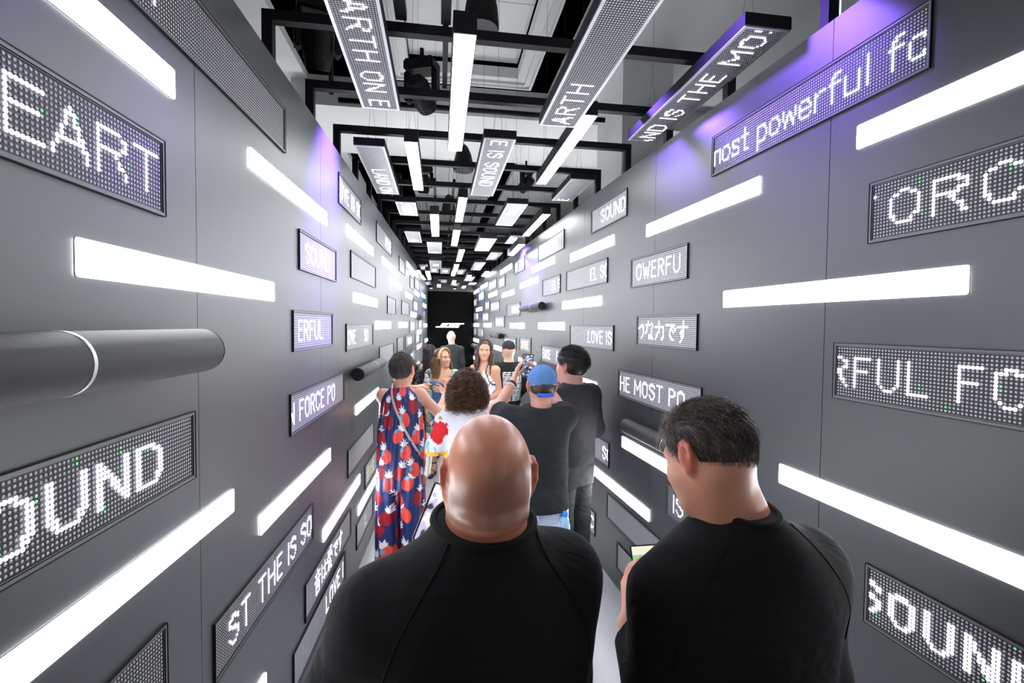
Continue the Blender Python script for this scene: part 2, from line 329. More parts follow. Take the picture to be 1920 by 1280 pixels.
for p in sorted(PANELS, key=lambda p: p['s']):
    side = 'left' if p['w'] == 'L' else 'right'
    near = 1000*0.008/max(p['s'], 0.8)/2.2
    r = led_panel(wall_frame(p['w'], p['s'], p['z']), p['L'], p['text'], p['align'], p['off'], p['lit'], p['bold'], near=near, sparkle=p['sp'], wide=p['wide'], gap=p['gap'])
    rn = rowname(p['z']); kk = (p['w'], rn); k = cnt.get(kk, 0); cnt[kk] = k+1
    what = 'LED panel reading %s' % p['text'].replace('      ', ' ').replace('    ', ' ') if p['text'] else 'blank LED panel'
    tag(r, '%s, %s wall %s row, %s from camera' % (what, side, rn, ORD[k]), 'LED panel', 'LED message panels on the %s wall' % side)
# ------------------------------------------------------------------ bolster speakers on the walls
def speaker(w, s0, s1, z, R, where, ring=None):
    M = wall_frame(w, (s0+s1)/2, z); L = (s1-s0)/2
    root = empty('wall_speaker', M); tag(root, 'black cylindrical speaker lying along the '+where, 'speaker', 'cylinder speakers on the walls')
    yc = -R-0.012
    mb = MB(); prof = [(R*0.93, -L+0.001), (R, -L+0.012), (R, L-0.012), (R*0.93, L-0.001)]
    mb.lathe(prof, 40, axis='x', c=(0, yc, 0)); mb.build('grille', M_MESH, root, smooth=True)
    for sgn in (-1, 1):
        mb = MB(); mb.lathe([(0.0005, sgn*L), (R*0.9, sgn*L), (R*0.98, sgn*(L-0.004))], 40, axis='x', c=(0, yc, 0)); mb.build('end_cap', M_BLACK, root)
    mb = MB(); rs = ring if ring is not None else 0.18*L
    mb.lathe([(R+0.0006, rs-0.004), (R+0.0012, rs), (R+0.0006, rs+0.004)], 40, axis='x', c=(0, yc, 0)); mb.build('light_ring', M_ALU, root, smooth=True)
    mb = MB()
    for sx in (-0.6*L, 0.6*L): mb.box(sx-0.02, sx+0.02, yc+R*0.8, 0.0, -0.018, 0.018)
    mb.build('bracket', M_BLACK, root)
speaker('L', 0.30, 1.33, 1.751, 0.055, 'left wall nearest the camera', ring=0.06)
speaker('L', 3.32, 4.33, 1.480, 0.045, 'left wall beside the short-haired woman')
speaker('L', 8.60, 9.60, 1.950, 0.045, 'far end of the left wall')
speaker('R', 5.01, 6.02, 2.032, 0.045, 'right wall above the black-capped visitor')
speaker('R', 7.60, 8.60, 1.640, 0.045, 'right wall behind the black cap')
speaker('R', 10.6, 11.6, 1.322, 0.045, 'right wall close to the black end wall')
speaker('R', 1.86, 2.86, 1.187, 0.047, 'right wall beside the dark-haired man', ring=0.03)
# ------------------------------------------------------------------ end wall with its sign
mb = MB(); mb.box(-0.9, 1.3, Y_END, Y_END+0.1, 0, 2.63); structure('wall_end', mb, M_VOID)
mb = MB(); mb.box(-1.6, 2.0, Y_END-0.02, Y_END+0.3, 2.63, 3.0); structure('trim_1', mb, mat('dull_brown_bulkhead', (0.035, 0.028, 0.026), 0.7))
sign = empty('wall_sign', loc=(0.215, Y_END-0.012, 1.80)); tag(sign, 'glowing white slanted BOSE sign on the black end wall', 'sign')
def letter(polys, x, w, h):
    sh = 0.42
    mb = MB()
    for x0, x1, z0, z1 in polys:
        q = [(x+x0*w, z0*h), (x+x1*w, z0*h), (x+x1*w, z1*h), (x+x0*w, z1*h)]
        q = [(a+sh*(b)*1.9, b) for a, b in q]
        vs = [(a, -0.012, b-h/2) for a, b in q]+[(a, 0.006, b-h/2) for a, b in q]
        mb.add(vs, [(0, 1, 2, 3), (7, 6, 5, 4), (0, 4, 5, 1), (1, 5, 6, 2), (2, 6, 7, 3), (3, 7, 4, 0)])
    return mb.build('letter', M_LOGO, sign)
LW, LH = 0.112, 0.105
T = 0.22
letter([(0, .28, 0, 1), (.28, 1, 0, T), (.28, 1, 1-T, 1), (.28, .95, .42, .60), (.78, 1, T, .42), (.78, 1, .6, 1-T), (-0.75, 0, 0, T)], -0.235, LW, LH)
letter([(0, .26, 0, 1), (.26, 1, 0, T), (.26, 1, 1-T, 1), (.76, 1, T, 1-T)], -0.115, LW, LH)
letter([(0, 1, 0, T), (0, 1, 1-T, 1), (0, 1, .40, .60), (0, .26, .6, 1-T), (.76, 1, T, .40)], 0.005, LW, LH)
letter([(0, .26, 0, 1), (.26, 1, 0, T), (.26, 1.55, 1-T, 1), (.26, .9, .40, .60)], 0.125, LW, LH)
# ------------------------------------------------------------------ ceiling: white panels, black slots, coffer
ZC = 4.22
def slab(name, x0, x1, y0, y1, z0, z1, m, n=[0]):
    mb = MB(); mb.box(x0, x1, y0, y1, z0, z1); return mb
mb = MB()
mb.box(-5, 5, -3.5, 14, ZC+0.9, ZC+1.0); structure('ceiling', mb, M_VOID)
def white(name, *b): mb = MB(); mb.box(*b); return structure(name, mb, M_CEIL)
tn = [1]
def trim(m, *b):
    mb = MB(); mb.box(*b); tn[0] += 1; return structure('trim_%d' % tn[0], mb, m)
ceil_grid = trim(M_CEIL, 1.13, 3.2, -3.0, 13.5, ZC, ZC+0.08)                     # white field right of the slot
trim(M_CEIL, -3.2, -1.30, -3.0, 13.5, ZC, ZC+0.08)                              # left of the left slot
def coffer(x0, x1, y0, y1):
    z = ZC; b = 0.16; d = 0.14
    root = MB()
    root.box(x0, x1, y0, y0+b, z, z+0.1); root.box(x0, x1, y1-b, y1, z, z+0.1); root.box(x0, x0+b, y0+b, y1-b, z, z+0.1); root.box(x1-b, x1, y0+b, y1-b, z, z+0.1)
    for a, c in ((0.0, 0.03), (0.06, 0.025)):                                    # stepped moulding
        xx0, xx1, yy0, yy1 = x0+a, x1-a, y0+a, y1-a; t = 0.02
        root.box(xx0, xx1, yy0, yy0+t, z-c, z); root.box(xx0, xx1, yy1-t, yy1, z-c, z); root.box(xx0, xx0+t, yy0+t, yy1-t, z-c, z); root.box(xx1-t, xx1, yy0+t, yy1-t, z-c, z)
    tn[0] += 1; o = structure('trim_%d' % tn[0], root, M_CEIL)
    nx, ny = 2, max(2, int((y1-y0)/0.9))
    for i in range(nx):
        for j in range(ny):
            mb = MB(); ax = x0+b+(x1-x0-2*b)*i/nx; bx = x0+b+(x1-x0-2*b)*(i+1)/nx; ay = y0+b+(y1-y0-2*b)*j/ny; by = y0+b+(y1-y0-2*b)*(j+1)/ny
            mb.box(ax+0.004, bx-0.004, ay+0.004, by-0.004, z+d, z+d+0.03); mb.build('ceiling_panel', M_CEIL, o)
coffer(-0.46, 0.90, 0.2, 4.86)
trim(M_CEIL, -1.45, 3.2, 5.05, 6.4, ZC-0.24, ZC+0.05)
coffer(-0.46, 0.90, 6.45, 9.0)
coffer(-0.46, 0.90, 9.3, 12.6)
mb = MB(); mb.box(-3.3, -3.2, -3.4, 13.8, 0, ZC+0.9); structure('wall_left_room', mb, mat('grey_side_wall', (0.22, 0.22, 0.22), 0.8))
mb = MB(); mb.box(3.2, 3.3, -3.4, 13.8, 0, ZC+0.9); structure('wall_right_room', mb, MATS['grey_side_wall'])
mb = MB(); mb.box(-3.3, 3.3, 13.7, 13.8, 0, ZC+0.9); structure('wall_back_room', mb, mat('dark_backdrop', (0.03, 0.03, 0.035), 0.8))
mb = MB(); mb.box(-3.3, 3.3, -3.5, -3.4, 0, ZC+0.9); structure('wall_front_room', mb, MATS['grey_side_wall'])
mb = MB(); mb.box(1.62, 2.1, 4.2, 4.9, 0, ZC); structure('trim_90', mb, M_CEIL)
# ------------------------------------------------------------------ black portal frames over the corridor
for k in range(-1, 18):
    y = 2.062+0.5436*k
    if y > 11.6: break
    xl, xr = -(A_L+0.026)+0.0358*y, B_R+0.026-0.0453*y
    root = empty('portal_frame', loc=(0, y, 0)); t = 0.02
    tag(root, 'black square-tube portal frame bridging the corridor, %s from the camera' % (ORD+['thirteenth', 'fourteenth', 'fifteenth', 'sixteenth', 'seventeenth', 'eighteenth', 'nineteenth'])[k+1], 'frame', 'portal frames over the corridor')
    mb = MB(); mb.box(xl-t, xr+t, -t, t, 3.01, 3.05); mb.build('crossbar', M_BLACK, root)
    for x in (xl, xr):
        mb = MB(); mb.box(x-t, x+t, -t, t, WALL_H, 3.01); mb.build('post', M_BLACK, root)
for x, w, y0, y1, lab in ((-0.16, 0.022, 0.6, 2.04, 'wide'), (0.02, 0.02, 0.6, 2.04, 'second'), (0.02, 0.012, 2.09, 2.58, 'short'), (-0.05, 0.012, 4.26, 7.9, 'left'), (0.12, 0.012, 4.26, 7.9, 'right')):
    mb = MB(); mb.box(x-w, x+w, y0, y1, 3.055, 3.09); o = mb.build('ceiling_bar', M_BLACK)
    tag(o, {'wide': 'wider black bar running lengthwise over the first portal frame', 'second': 'black lengthwise bar above the nearest hanging light', 'short': 'short black bar joining the first two portal frames',
            'left': 'left of two long thin black bars over the middle portals', 'right': 'right of two long thin black bars over the middle portals'}[lab], 'bar', 'lengthwise bars on the portal frames')
# ------------------------------------------------------------------ things hanging from the frames
def wires(root, x0, x1, zt, up, top):
    """thin V-shaped suspension wires in the local frame: local y is up"""
    for x in (x0, x1):
        mb = MB()
        mb.tube([(x, up-0.002, -0.03), (x, zt, 0), (x, up-0.002, 0.03)], 0.0012, 4, cap=False)
        mb.tube([(x, zt-0.002, 0), (x, top, 0)], 0.0010, 4, cap=False)
        mb.build('suspension_wire', M_BLACK, root)
HUNG = [
 ('p',-0.30,1.42,2.56,2.915,'EARTH ON E',1,0),('p',0.58,1.25,2.38,2.818,'ARTH',-1,0),('p',1.20,1.66,2.77,2.93,'AND IS THE MOS',-1,0),('p',-0.44,3.13,4.24,2.927,'LAND ON',1,0),('p',0.34,2.78,4.01,2.891,'E IS SOUND',1,0),
 ('p',1.09,3.63,4.28,2.95,'E',-1,0),('p',0.69,4.30,5.26,2.909,'SOUND',-1,0),('p',-0.32,4.59,5.14,2.95,'S SOUND',1,0),('p',-0.34,6.02,6.81,2.95,'BE',1,0),('p',-0.07,5.98,6.91,2.822,'EE',1,0),
 ('p',0.53,5.32,6.23,2.773,'UO',-1,0),('p',0.98,6.04,6.65,2.95,'PEACE',-1,0),('p',-0.07,7.45,8.50,2.788,'SOU',1,0),('p',0.88,7.49,8.4,2.95,'THE MOST',-1,0),('p',0.67,8.09,9.26,2.866,'POWERFUL',-1,0),
 ('p',-0.33,9.3,10.3,2.95,'LOVE IS',1,0),('p',-0.12,9.6,10.5,2.93,'SO LOVE',1,0),('p',0.10,9.2,10.2,2.88,'FORCE',1,0),('p',0.42,9.5,10.5,2.90,'SOUND IS',1,0),('p',0.62,9.9,10.9,2.80,'ON EARTH',-1,0),('p',0.06,10.7,11.5,2.80,'THE',1,0),
 ('p',-0.30,10.9,11.7,2.76,'POWER',1,0),('p',0.34,10.9,11.7,2.75,'IS SO',1,0),('p',0.75,11.0,11.7,2.78,'LOVE',-1,0),
 ('b',0.08,1.65,2.73,2.794),('b',-0.17,2.89,3.89,2.881),('b',0.78,2.48,3.72,2.93),('b',0.195,4.21,5.20,2.92),('b',-0.05,4.27,5.30,2.778),('b',0.18,5.28,6.3,2.845),('b',0.29,6.48,7.67,2.821),('b',0.27,7.90,8.95,2.80),
 ('b',1.00,4.51,5.63,2.879),('b',0.93,5.48,6.36,2.752),('b',0.89,9.12,10.06,2.836),('b',0.26,9.0,9.9,2.82),('b',-0.24,10.6,11.4,2.87),('b',-0.02,10.75,11.5,2.70),('b',0.54,8.9,9.7,2.73),('b',0.55,11.0,11.6,2.70),('b',-0.40,8.9,9.8,2.80),('b',-0.22,8.65,9.45,2.76),('b',0.30,10.1,10.9,2.74)]
GL['B'] = (7, strokes('0,0 0,9 4,9 6,8 6,6 4,5 0,5;4,5 6,4 6,1 4,0 0,0'))
kp = kb = 0
for h in sorted(HUNG, key=lambda h: h[2]):
    x, y0, y1, z = h[1:5]; yc = (y0+y1)/2; L = y1-y0
    if h[0] == 'p':
        d = h[6]; M = frame_mat((0, d, 0), (0, 0, 1), (d, 0, 0), (x, yc, z))
        long = L > 0.8
        far = {'EARTH ON E': ('r', 2), 'ARTH': ('l', 2), 'AND IS THE MOS': ('l', -5), 'LAND ON': ('r', 1), 'E IS SOUND': ('l', 1), 'E': ('l', 1), 'SOUND': ('r', 1), 'EE': ('r', 2), 'BE': ('r', 4), 'UO': ('l', 2)}.get(h[5], ('c', 0))
        r = led_panel(M, long, h[5], far[0], far[1], near=3.0/max(y0-0.4, .5), hung=True, length=L)
        tag(r, 'overhead LED panel reading %s, %s hanging panel from the camera' % (h[5], (ORD+['thirteenth', 'fourteenth', 'fifteenth', 'sixteenth', 'seventeenth', 'eighteenth', 'nineteenth', 'twentieth', 'twenty-first', 'twenty-second', 'twenty-third', 'twenty-fourth'])[kp]), 'LED panel', 'LED panels hung overhead')
        kp += 1
        wires(r, -L/2+0.12, L/2-0.12, 3.06-z+0.22, 0.05, (3.98 if 5.05 < yc < 6.4 else ZC+0.14)-z)
    else:
        M = frame_mat((0, 1, 0), (0, 0, 1), (1, 0, 0), (x, yc, z))
        r = empty('hanging_light', M); tag(r, 'white bar light in a black box hung overhead, %s bar light from the camera' % (ORD+['thirteenth', 'fourteenth', 'fifteenth', 'sixteenth', 'seventeenth', 'eighteenth', 'nineteenth', 'twentieth', 'twenty-first', 'twenty-second'])[kb], 'ceiling light', 'bar lights hung overhead'); kb += 1
        mb = MB(); mb.box(-L/2-0.006, L/2+0.006, 0.0, 0.075, -0.040, 0.040); bevel_obj(mb.build('housing', M_BLACK, r), 0.002, 1)
        mb = MB(); mb.box(-L/2, L/2, -0.004, -0.0005, -0.0365, 0.0365); mb.build('diffuser', M_STRIP, r)
        wires(r, -L/2+0.15, L/2-0.15, 3.05-z+0.12, 0.075, (3.98 if 5.05 < yc < 6.4 else ZC+0.14)-z)
def pendant(x, y, z, R, h, where, top=ZC+0.14):
    root = empty('pendant_speaker', loc=(x, y, z)); tag(root, 'black bell-shaped pendant speaker '+where, 'speaker', 'pendant speakers overhead')
    mb = MB(); mb.lathe([(R*0.94, 0.0), (R, 0.01), (R, 0.03), (R*0.93, h*0.35), (R*0.75, h*0.65), (R*0.45, h*0.9), (R*0.2, h), (0.0005, h)], 32); mb.build('shell', M_BLACK, root, smooth=True)
    mb = MB(); mb.lathe([(0.0005, 0.002), (R*0.6, 0.001), (R*0.94, 0.0)], 32); mb.build('grille', M_DGREY, root)
    mb = MB(); mb.tube([(0, 0, h-0.01), (0, 0, h+0.15), (0.02, 0, top-z)], 0.004, 6); mb.build('cable', M_BLACK, root)
pendant(0.24, 2.95, 3.60, 0.105, 0.34, 'above the first portal frame')
pendant(0.235, 5.05, 3.41, 0.105, 0.27, 'behind the nearest hanging bar light', ZC-0.24)
pendant(0.12, 7.15, 3.45, 0.10, 0.27, 'high over the middle of the corridor')
def moving_head(x, y, z, where, ya=0, tilt=0.5, s=1.0):
    root = empty('stage_light', loc=(x, y, z)); root.rotation_euler = (0, 0, ya); root.scale = (s, s, s); tag(root, 'black moving-head stage light clamped '+where, 'stage light', 'stage lights in the ceiling frames')
    mb = MB(); mb.box(-0.10, 0.10, -0.07, 0.07, -0.07, 0.0); bevel_obj(mb.build('base', M_BLACK, root), 0.012)
    for sx in (-1, 1):
        mb = MB(); mb.box(sx*0.095-0.018, sx*0.095+0.018, -0.035, 0.035, -0.25, -0.06); bevel_obj(mb.build('yoke_arm', M_BLACK, root), 0.01)
    mb = MB(); mb.lathe([(0.0005, -0.11), (0.05, -0.11), (0.07, -0.07), (0.07, 0.06), (0.062, 0.10), (0.058, 0.11)], 24); mb.lathe([(0.058, 0.11), (0.05, 0.10), (0.0005, 0.10)], 24)
    h = mb.build('head', M_BLACK, root, smooth=False); h.location = (0, 0, -0.21); h.rotation_euler = (PI+tilt, 0, 0)
    mb = MB(); mb.lathe([(0.0005, 0.104), (0.03, 0.103), (0.048, 0.101)], 20); l = mb.build('lens', mat('lens_glass', (0.2, 0.2, 0.25), 0.05, 0.2), h)
    mb = MB(); mb.tube([(0, 0, 0), (0, 0, 0.08)], 0.014, 8); mb.build('clamp', M_BLACK, root)
moving_head(-0.62, 2.62, 3.45, 'left of the first hanging panel, beside the left wall', 0.3)
moving_head(-0.12, 3.18, 3.50, 'between the nearest panel and the nearest bar light', -0.4, 1.1)
moving_head(-0.16, 4.82, 3.36, 'just behind the second hanging bar light', 0.2, 0.2, 0.8)
moving_head(0.86, 4.85, 3.42, 'beyond the right hanging bar light', 0.9, 0.9, 0.8)
moving_head(0.08, 10.35, 3.55, 'over the far end of the corridor', 0.0, -0.6, 1.0)
moving_head(-0.50, 5.25, 3.40, 'above the left wall past the LAND ON panel', 0.0, -0.6, 0.9)
for x, y, z, r in ((-0.60, 3.0, 3.32, 0.02), (0.2, 3.12, 3.30, 0.018)):
    pass
mb = MB(); mb.tube([(-0.66, 3.32, 3.28), (1.15, 3.32, 3.28)], 0.017, 10); o = mb.build('lighting_pipe', M_BLACK, smooth=True); tag(o, 'round black lighting pipe crossing above the portal frames', 'pipe')
mb = MB(); mb.tube([(-0.68, 3.2, 3.26), (-0.68, 3.2, 4.2)], 0.015, 8); o = mb.build('drop_pipe', M_BLACK, smooth=True); tag(o, 'upright black pipe dropping from the ceiling by the left wall', 'pipe')
tb = MB(); tb.box(-0.012, 0.012, -0.012, 0.012, 2.35, 3.55); o = tb.build('light_tube', mat('cool_tube', (0.7, 0.85, 0.9), 0.4, emit=(0.55, 0.85, 1.0), estr=1.6)); o.location = (1.66, 1.86, 0); tag(o, 'slim upright bluish light tube standing behind the right wall', 'light tube')
# purple wash of the stage lights on the top of the walls
def spot(name, loc, tgt, power, color, size, blend=1.0):
    d = bpy.data.lights.new(name, 'SPOT'); d.energy = power; d.color = color; d.spot_size = math.radians(size); d.spot_blend = blend; d.shadow_soft_size = 0.05
    o = bpy.data.objects.new(name, d); COL.objects.link(o); o.location = loc
    o.rotation_euler = (Vector(tgt)-Vector(loc)).to_track_quat('-Z', 'Y').to_euler(); return o
PURP = (0.26, 0.13, 1.0)
spot('stage_beam', (-0.22, 3.02, 3.22), (-0.64, 2.84, 2.54), 1100, PURP, 52)
spot('stage_beam', (0.30, 1.7, 3.3), (-0.68, 1.30, 2.52), 200, PURP, 34)
spot('stage_beam', (0.55, 1.9, 3.3), (1.29, 1.70, 2.76), 200, PURP, 52)
spot('stage_beam', (0.60, 2.9, 3.3), (1.25, 2.45, 2.74), 260, PURP, 42)
spot('stage_beam', (0.72, 6.75, 2.9), (1.09, 6.2, 2.5), 300, PURP, 50)
spot('stage_beam', (-0.05, 9.3, 2.70), (-0.37, 9.9, 2.30), 500, (0.1, 0.2, 1.0), 55)
spot('stage_beam', (0.5, 9.95, 2.66), (0.88, 10.4, 2.42), 300, (0.15, 0.3, 1.0), 55)
for xx, w_ in ((-0.21, 'left'), (0.36, 'right')):
    dl = empty('downlight', loc=(xx, Y_END-0.07, 2.70)); tag(dl, 'small %s spotlight glowing on the dark bulkhead above the end wall' % w_, 'spotlight', 'spotlights over the end wall')
    mb = MB(); mb.lathe([(0.0005, 0.05), (0.03, 0.05), (0.035, 0.0), (0.03, 0.0)], 16); mb.build('can', M_BLACK, dl)
    mb = MB(); mb.lathe([(0.03, -0.004), (0.02, -0.010), (0.0005, -0.012)], 16); mb.build('lens', mat('spot_lens', (0.8, 0.9, 1.0), 0.3, emit=(0.8, 0.95, 1.0), estr=6.0), dl)
    mb = MB(); mb.box(-0.008, 0.008, -0.008, 0.05, 0.04, 0.056); mb.build('bracket', M_BLACK, dl)
spot('stage_beam', (-0.08, 11.05, 2.60), (-0.31, 11.35, 2.42), 200, (0.05, 1.0, 0.35), 30)
# ================================================================== people
F32 = np.float32
class Vol:
    """signed-distance volume; smooth unions of tapered limbs give one continuous skin"""
    def __init__(s, lo, hi, res):
        s.res = res; s.lo = np.array(lo, float); n = np.ceil((np.array(hi)-s.lo)/res).astype(int)+1; s.n = n
        s.ax = [(s.lo[i]+np.arange(n[i])*res).astype(F32) for i in range(3)]
        s.F = np.full(n, 0.5, F32)
    def sl(s, lo, hi, m):
        a = np.clip(np.floor((np.array(lo)-m-s.lo)/s.res).astype(int), 0, s.n); b = np.clip(np.ceil((np.array(hi)+m-s.lo)/s.res).astype(int)+1, 0, s.n)
        S = tuple(slice(i, j) for i, j in zip(a, b))
        X, Y, Z = s.ax[0][S[0]][:, None, None], s.ax[1][S[1]][None, :, None], s.ax[2][S[2]][None, None, :]
        return S, X, Y, Z
    def add(s, p, op='u', k=None):
        f, lo, hi, kk = p; k = kk if k is None else k
        S, X, Y, Z = s.sl(lo, hi, k+3*s.res)
        A = s.F[S]
        if A.size == 0: return
        d = f(X, Y, Z).astype(F32)
        if op == 'u':
            h = np.maximum(k-np.abs(A-d), 0)/max(k, 1e-6); s.F[S] = np.minimum(A, d)-h*h*k*0.25
        elif op == 's':
            d = -d; h = np.maximum(k-np.abs(A-d), 0)/max(k, 1e-6); s.F[S] = np.maximum(A, d)+h*h*k*0.25
        elif op == 'i':
            s.F[S] = np.maximum(A, d)
        return s
    def mesh(s, name, mats, parent=None, color=None, matrix=None, smooth_it=1):
        F = s.F; nx, ny, nz = F.shape
        F[0] = F[-1] = 0.5; F[:, 0] = F[:, -1] = 0.5; F[:, :, 0] = F[:, :, -1] = 0.5
        I = F < 0
        c = np.zeros((nx-1, ny-1, nz-1), np.uint8)
        for i in (0, 1):
            for j in (0, 1):
                for k in (0, 1): c += I[i:nx-1+i, j:ny-1+j, k:nz-1+k]
        act = np.argwhere((c > 0) & (c < 8)); del c
        val = np.zeros((len(act), 8), F32); off = np.array([(i, j, k) for i in (0, 1) for j in (0, 1) for k in (0, 1)])
        for q, o in enumerate(off):
            g = act+o; val[:, q] = F[g[:, 0], g[:, 1], g[:, 2]]
        acc = np.zeros((len(act), 3)); cnt = np.zeros(len(act))
        for a in range(8):
            for b in range(a+1, 8):
                if np.abs(off[a]-off[b]).sum() != 1: continue
                va, vb = val[:, a], val[:, b]; m = (va < 0) != (vb < 0)
                t = va[m]/(va[m]-vb[m]); acc[m] += off[a]+(off[b]-off[a])*t[:, None]; cnt[m] += 1
        V = act+acc/cnt[:, None]
        idx = np.full((nx-1, ny-1, nz-1), -1, np.int32); idx[act[:, 0], act[:, 1], act[:, 2]] = np.arange(len(act))
        quads = []
        for ax in range(3):
            u, v = (ax+1) % 3, (ax+2) % 3
            sa = [slice(None)]*3; sb = [slice(None)]*3; sa[ax] = slice(0, -1); sb[ax] = slice(1, None)
            A, B = I[tuple(sa)], I[tuple(sb)]
            e = np.argwhere(A != B); ins = A[e[:, 0], e[:, 1], e[:, 2]]
            du = np.zeros(3, int); du[u] = 1; dv = np.zeros(3, int); dv[v] = 1
            q = [e-du-dv, e-dv, e, e-du]
            Q = np.stack([idx[g[:, 0], g[:, 1], g[:, 2]] for g in q], 1)
            Q[~ins] = Q[~ins][:, ::-1]; quads.append(Q)
        Q = np.concatenate(quads); Q = Q[(Q >= 0).all(1)]
        V = s.lo+V*s.res
        if smooth_it:
            E = np.concatenate([Q[:, [0, 1]], Q[:, [1, 2]], Q[:, [2, 3]], Q[:, [3, 0]]])
            for it in range(smooth_it*2):
                S_ = np.zeros_like(V); N_ = np.zeros(len(V))
                for ax in range(3): S_[:, ax] = np.bincount(E[:, 0], V[E[:, 1], ax], len(V))+np.bincount(E[:, 1], V[E[:, 0], ax], len(V))
                N_ = np.bincount(E[:, 0], minlength=len(V))+np.bincount(E[:, 1], minlength=len(V))
                V = V+(S_/N_[:, None]-V)*(0.5 if it % 2 == 0 else -0.52)
        me = fast_mesh(name, V, Q)
        for m in (mats if isinstance(mats, (list, tuple)) else [mats]): me.materials.append(m)
        if color is not None: paint(me, V, color)
        return link(name, me, parent, matrix)
def fast_mesh(name, V, Q, smooth=True):
    me = bpy.data.meshes.new(name); n, k = Q.shape
    me.vertices.add(len(V)); me.vertices.foreach_set('co', np.asarray(V, F32).ravel())
    me.loops.add(n*k); me.loops.foreach_set('vertex_index', Q.astype(np.int32).ravel())
    me.polygons.add(n); me.polygons.foreach_set('loop_start', np.arange(0, n*k, k, dtype=np.int32))
    me.update(calc_edges=True); me.validate()
    if smooth: me.polygons.foreach_set('use_smooth', np.ones(len(me.polygons), bool))
    me.update(); return me
def paint(me, V, color):
    """cloth print / skin pigment as a colour attribute; color(V)->(n,3) linear"""
    a = me.color_attributes.new('Col', 'FLOAT_COLOR', 'POINT')
    c = np.ones((len(me.vertices), 4), F32); c[:, :3] = color(np.asarray(V))[:len(me.vertices)]; a.data.foreach_set('color', c.ravel())
def attr_mat(name, rough=0.8, spec=0.3, sss=0.0, bump=0.0, bscale=300, sheen=0.0, noise=0.0):
    m = mat(name, (0.5, 0.5, 0.5), rough, 0, spec, sss=sss, bump=bump, bscale=bscale, sheen=sheen)
    nt = m.node_tree; b = nt.nodes['Principled BSDF']
    if not b.inputs['Base Color'].links:
        a = nt.nodes.new('ShaderNodeAttribute'); a.attribute_name = 'Col'; nt.links.new(a.outputs['Color'], b.inputs['Base Color'])
    return m
def v3(p): return np.array(p, float)
def cone(a, b, ra, rb=None, k=0.03):
    a, b = v3(a), v3(b); rb = ra if rb is None else rb; ab = b-a; L2 = max(float(ab@ab), 1e-9)
    def f(X, Y, Z):
        x, y, z = X-a[0], Y-a[1], Z-a[2]
        t = np.clip((x*ab[0]+y*ab[1]+z*ab[2])/L2, 0, 1)
        return np.sqrt((x-t*ab[0])**2+(y-t*ab[1])**2+(z-t*ab[2])**2)-(ra+(rb-ra)*t)
    r = max(ra, rb); return (f, np.minimum(a, b)-r, np.maximum(a, b)+r, k)
def ell(c, r, R=None, k=0.03):
    c, r = v3(c), v3(r); M = np.eye(3) if R is None else np.array(R)[:3, :3]
    def f(X, Y, Z):
        x, y, z = X-c[0], Y-c[1], Z-c[2]
        p = [M[0, i]*x+M[1, i]*y+M[2, i]*z for i in range(3)]
        k0 = np.sqrt(sum((p[i]/r[i])**2 for i in range(3))); k1 = np.sqrt(sum((p[i]/r[i]**2)**2 for i in range(3)))
        return k0*(k0-1)/np.maximum(k1, 1e-6)
    q = max(r); return (f, c-q, c+q, k)
def stack(rows, k=0.03, p=2.0, fold=None):
    """lofted torso: rows (z, cx, cy, rx, ry)"""
    R = np.array(sorted(rows), float); z0, z1 = R[0, 0], R[-1, 0]
    t = np.linspace(z0, z1, 200)
    cols = []
    for i in range(1, 5):
        y = np.interp(t, R[:, 0], R[:, i])
        y = np.convolve(np.pad(y, 8, 'edge'), np.hanning(17)/np.hanning(17).sum(), 'valid'); cols.append(y)
    def f(X, Y, Z):
        zz = np.clip(Z, z0, z1); g = [np.interp(zz, t, c).astype(F32) for c in cols]
        dx, dy = np.abs((X-g[0])/g[2]), np.abs((Y-g[1])/g[3])
        q = (dx**p+dy**p)**(1/p); d = (q-1)*np.minimum(g[2], g[3])
        if fold is not None: d = d+fold(X, Y, Z)
        return np.maximum(d, np.maximum(z0-Z, Z-z1))
    m = R[:, 3:5].max(0); return (f, (R[:, 1].min()-m[0], R[:, 2].min()-m[1], z0), (R[:, 1].max()+m[0], R[:, 2].max()+m[1], z1), k)
def limb(pts, rs, k=0.03, cut=None):
    """chain of cones; cut = (point, normal) trims a cuff flat"""
    segs = [cone(a, b, ra, rb) for a, b, ra, rb in zip(pts, pts[1:], rs, rs[1:])]
    lo = np.min([s[1] for s in segs], 0); hi = np.max([s[2] for s in segs], 0)
    def f(X, Y, Z):
        d = segs[0][0](X, Y, Z)
        for s in segs[1:]:
            e = s[0](X, Y, Z); h = np.maximum(0.03-np.abs(d-e), 0)/0.03; d = np.minimum(d, e)-h*h*0.0075
        if cut is not None:
            c, n = v3(cut[0]), v3(cut[1]); n = n/np.linalg.norm(n)
            d = np.maximum(d, (X-c[0])*n[0]+(Y-c[1])*n[1]+(Z-c[2])*n[2])
        return d
    return (f, lo, hi, k)
def rotz(a): c, s = math.cos(a), math.sin(a); return np.array([[c, -s, 0], [s, c, 0], [0, 0, 1]])
def rotx(a): c, s = math.cos(a), math.sin(a); return np.array([[1, 0, 0], [0, c, -s], [0, s, c]])
def roty(a): c, s = math.cos(a), math.sin(a); return np.array([[c, 0, s], [0, 1, 0], [-s, 0, c]])
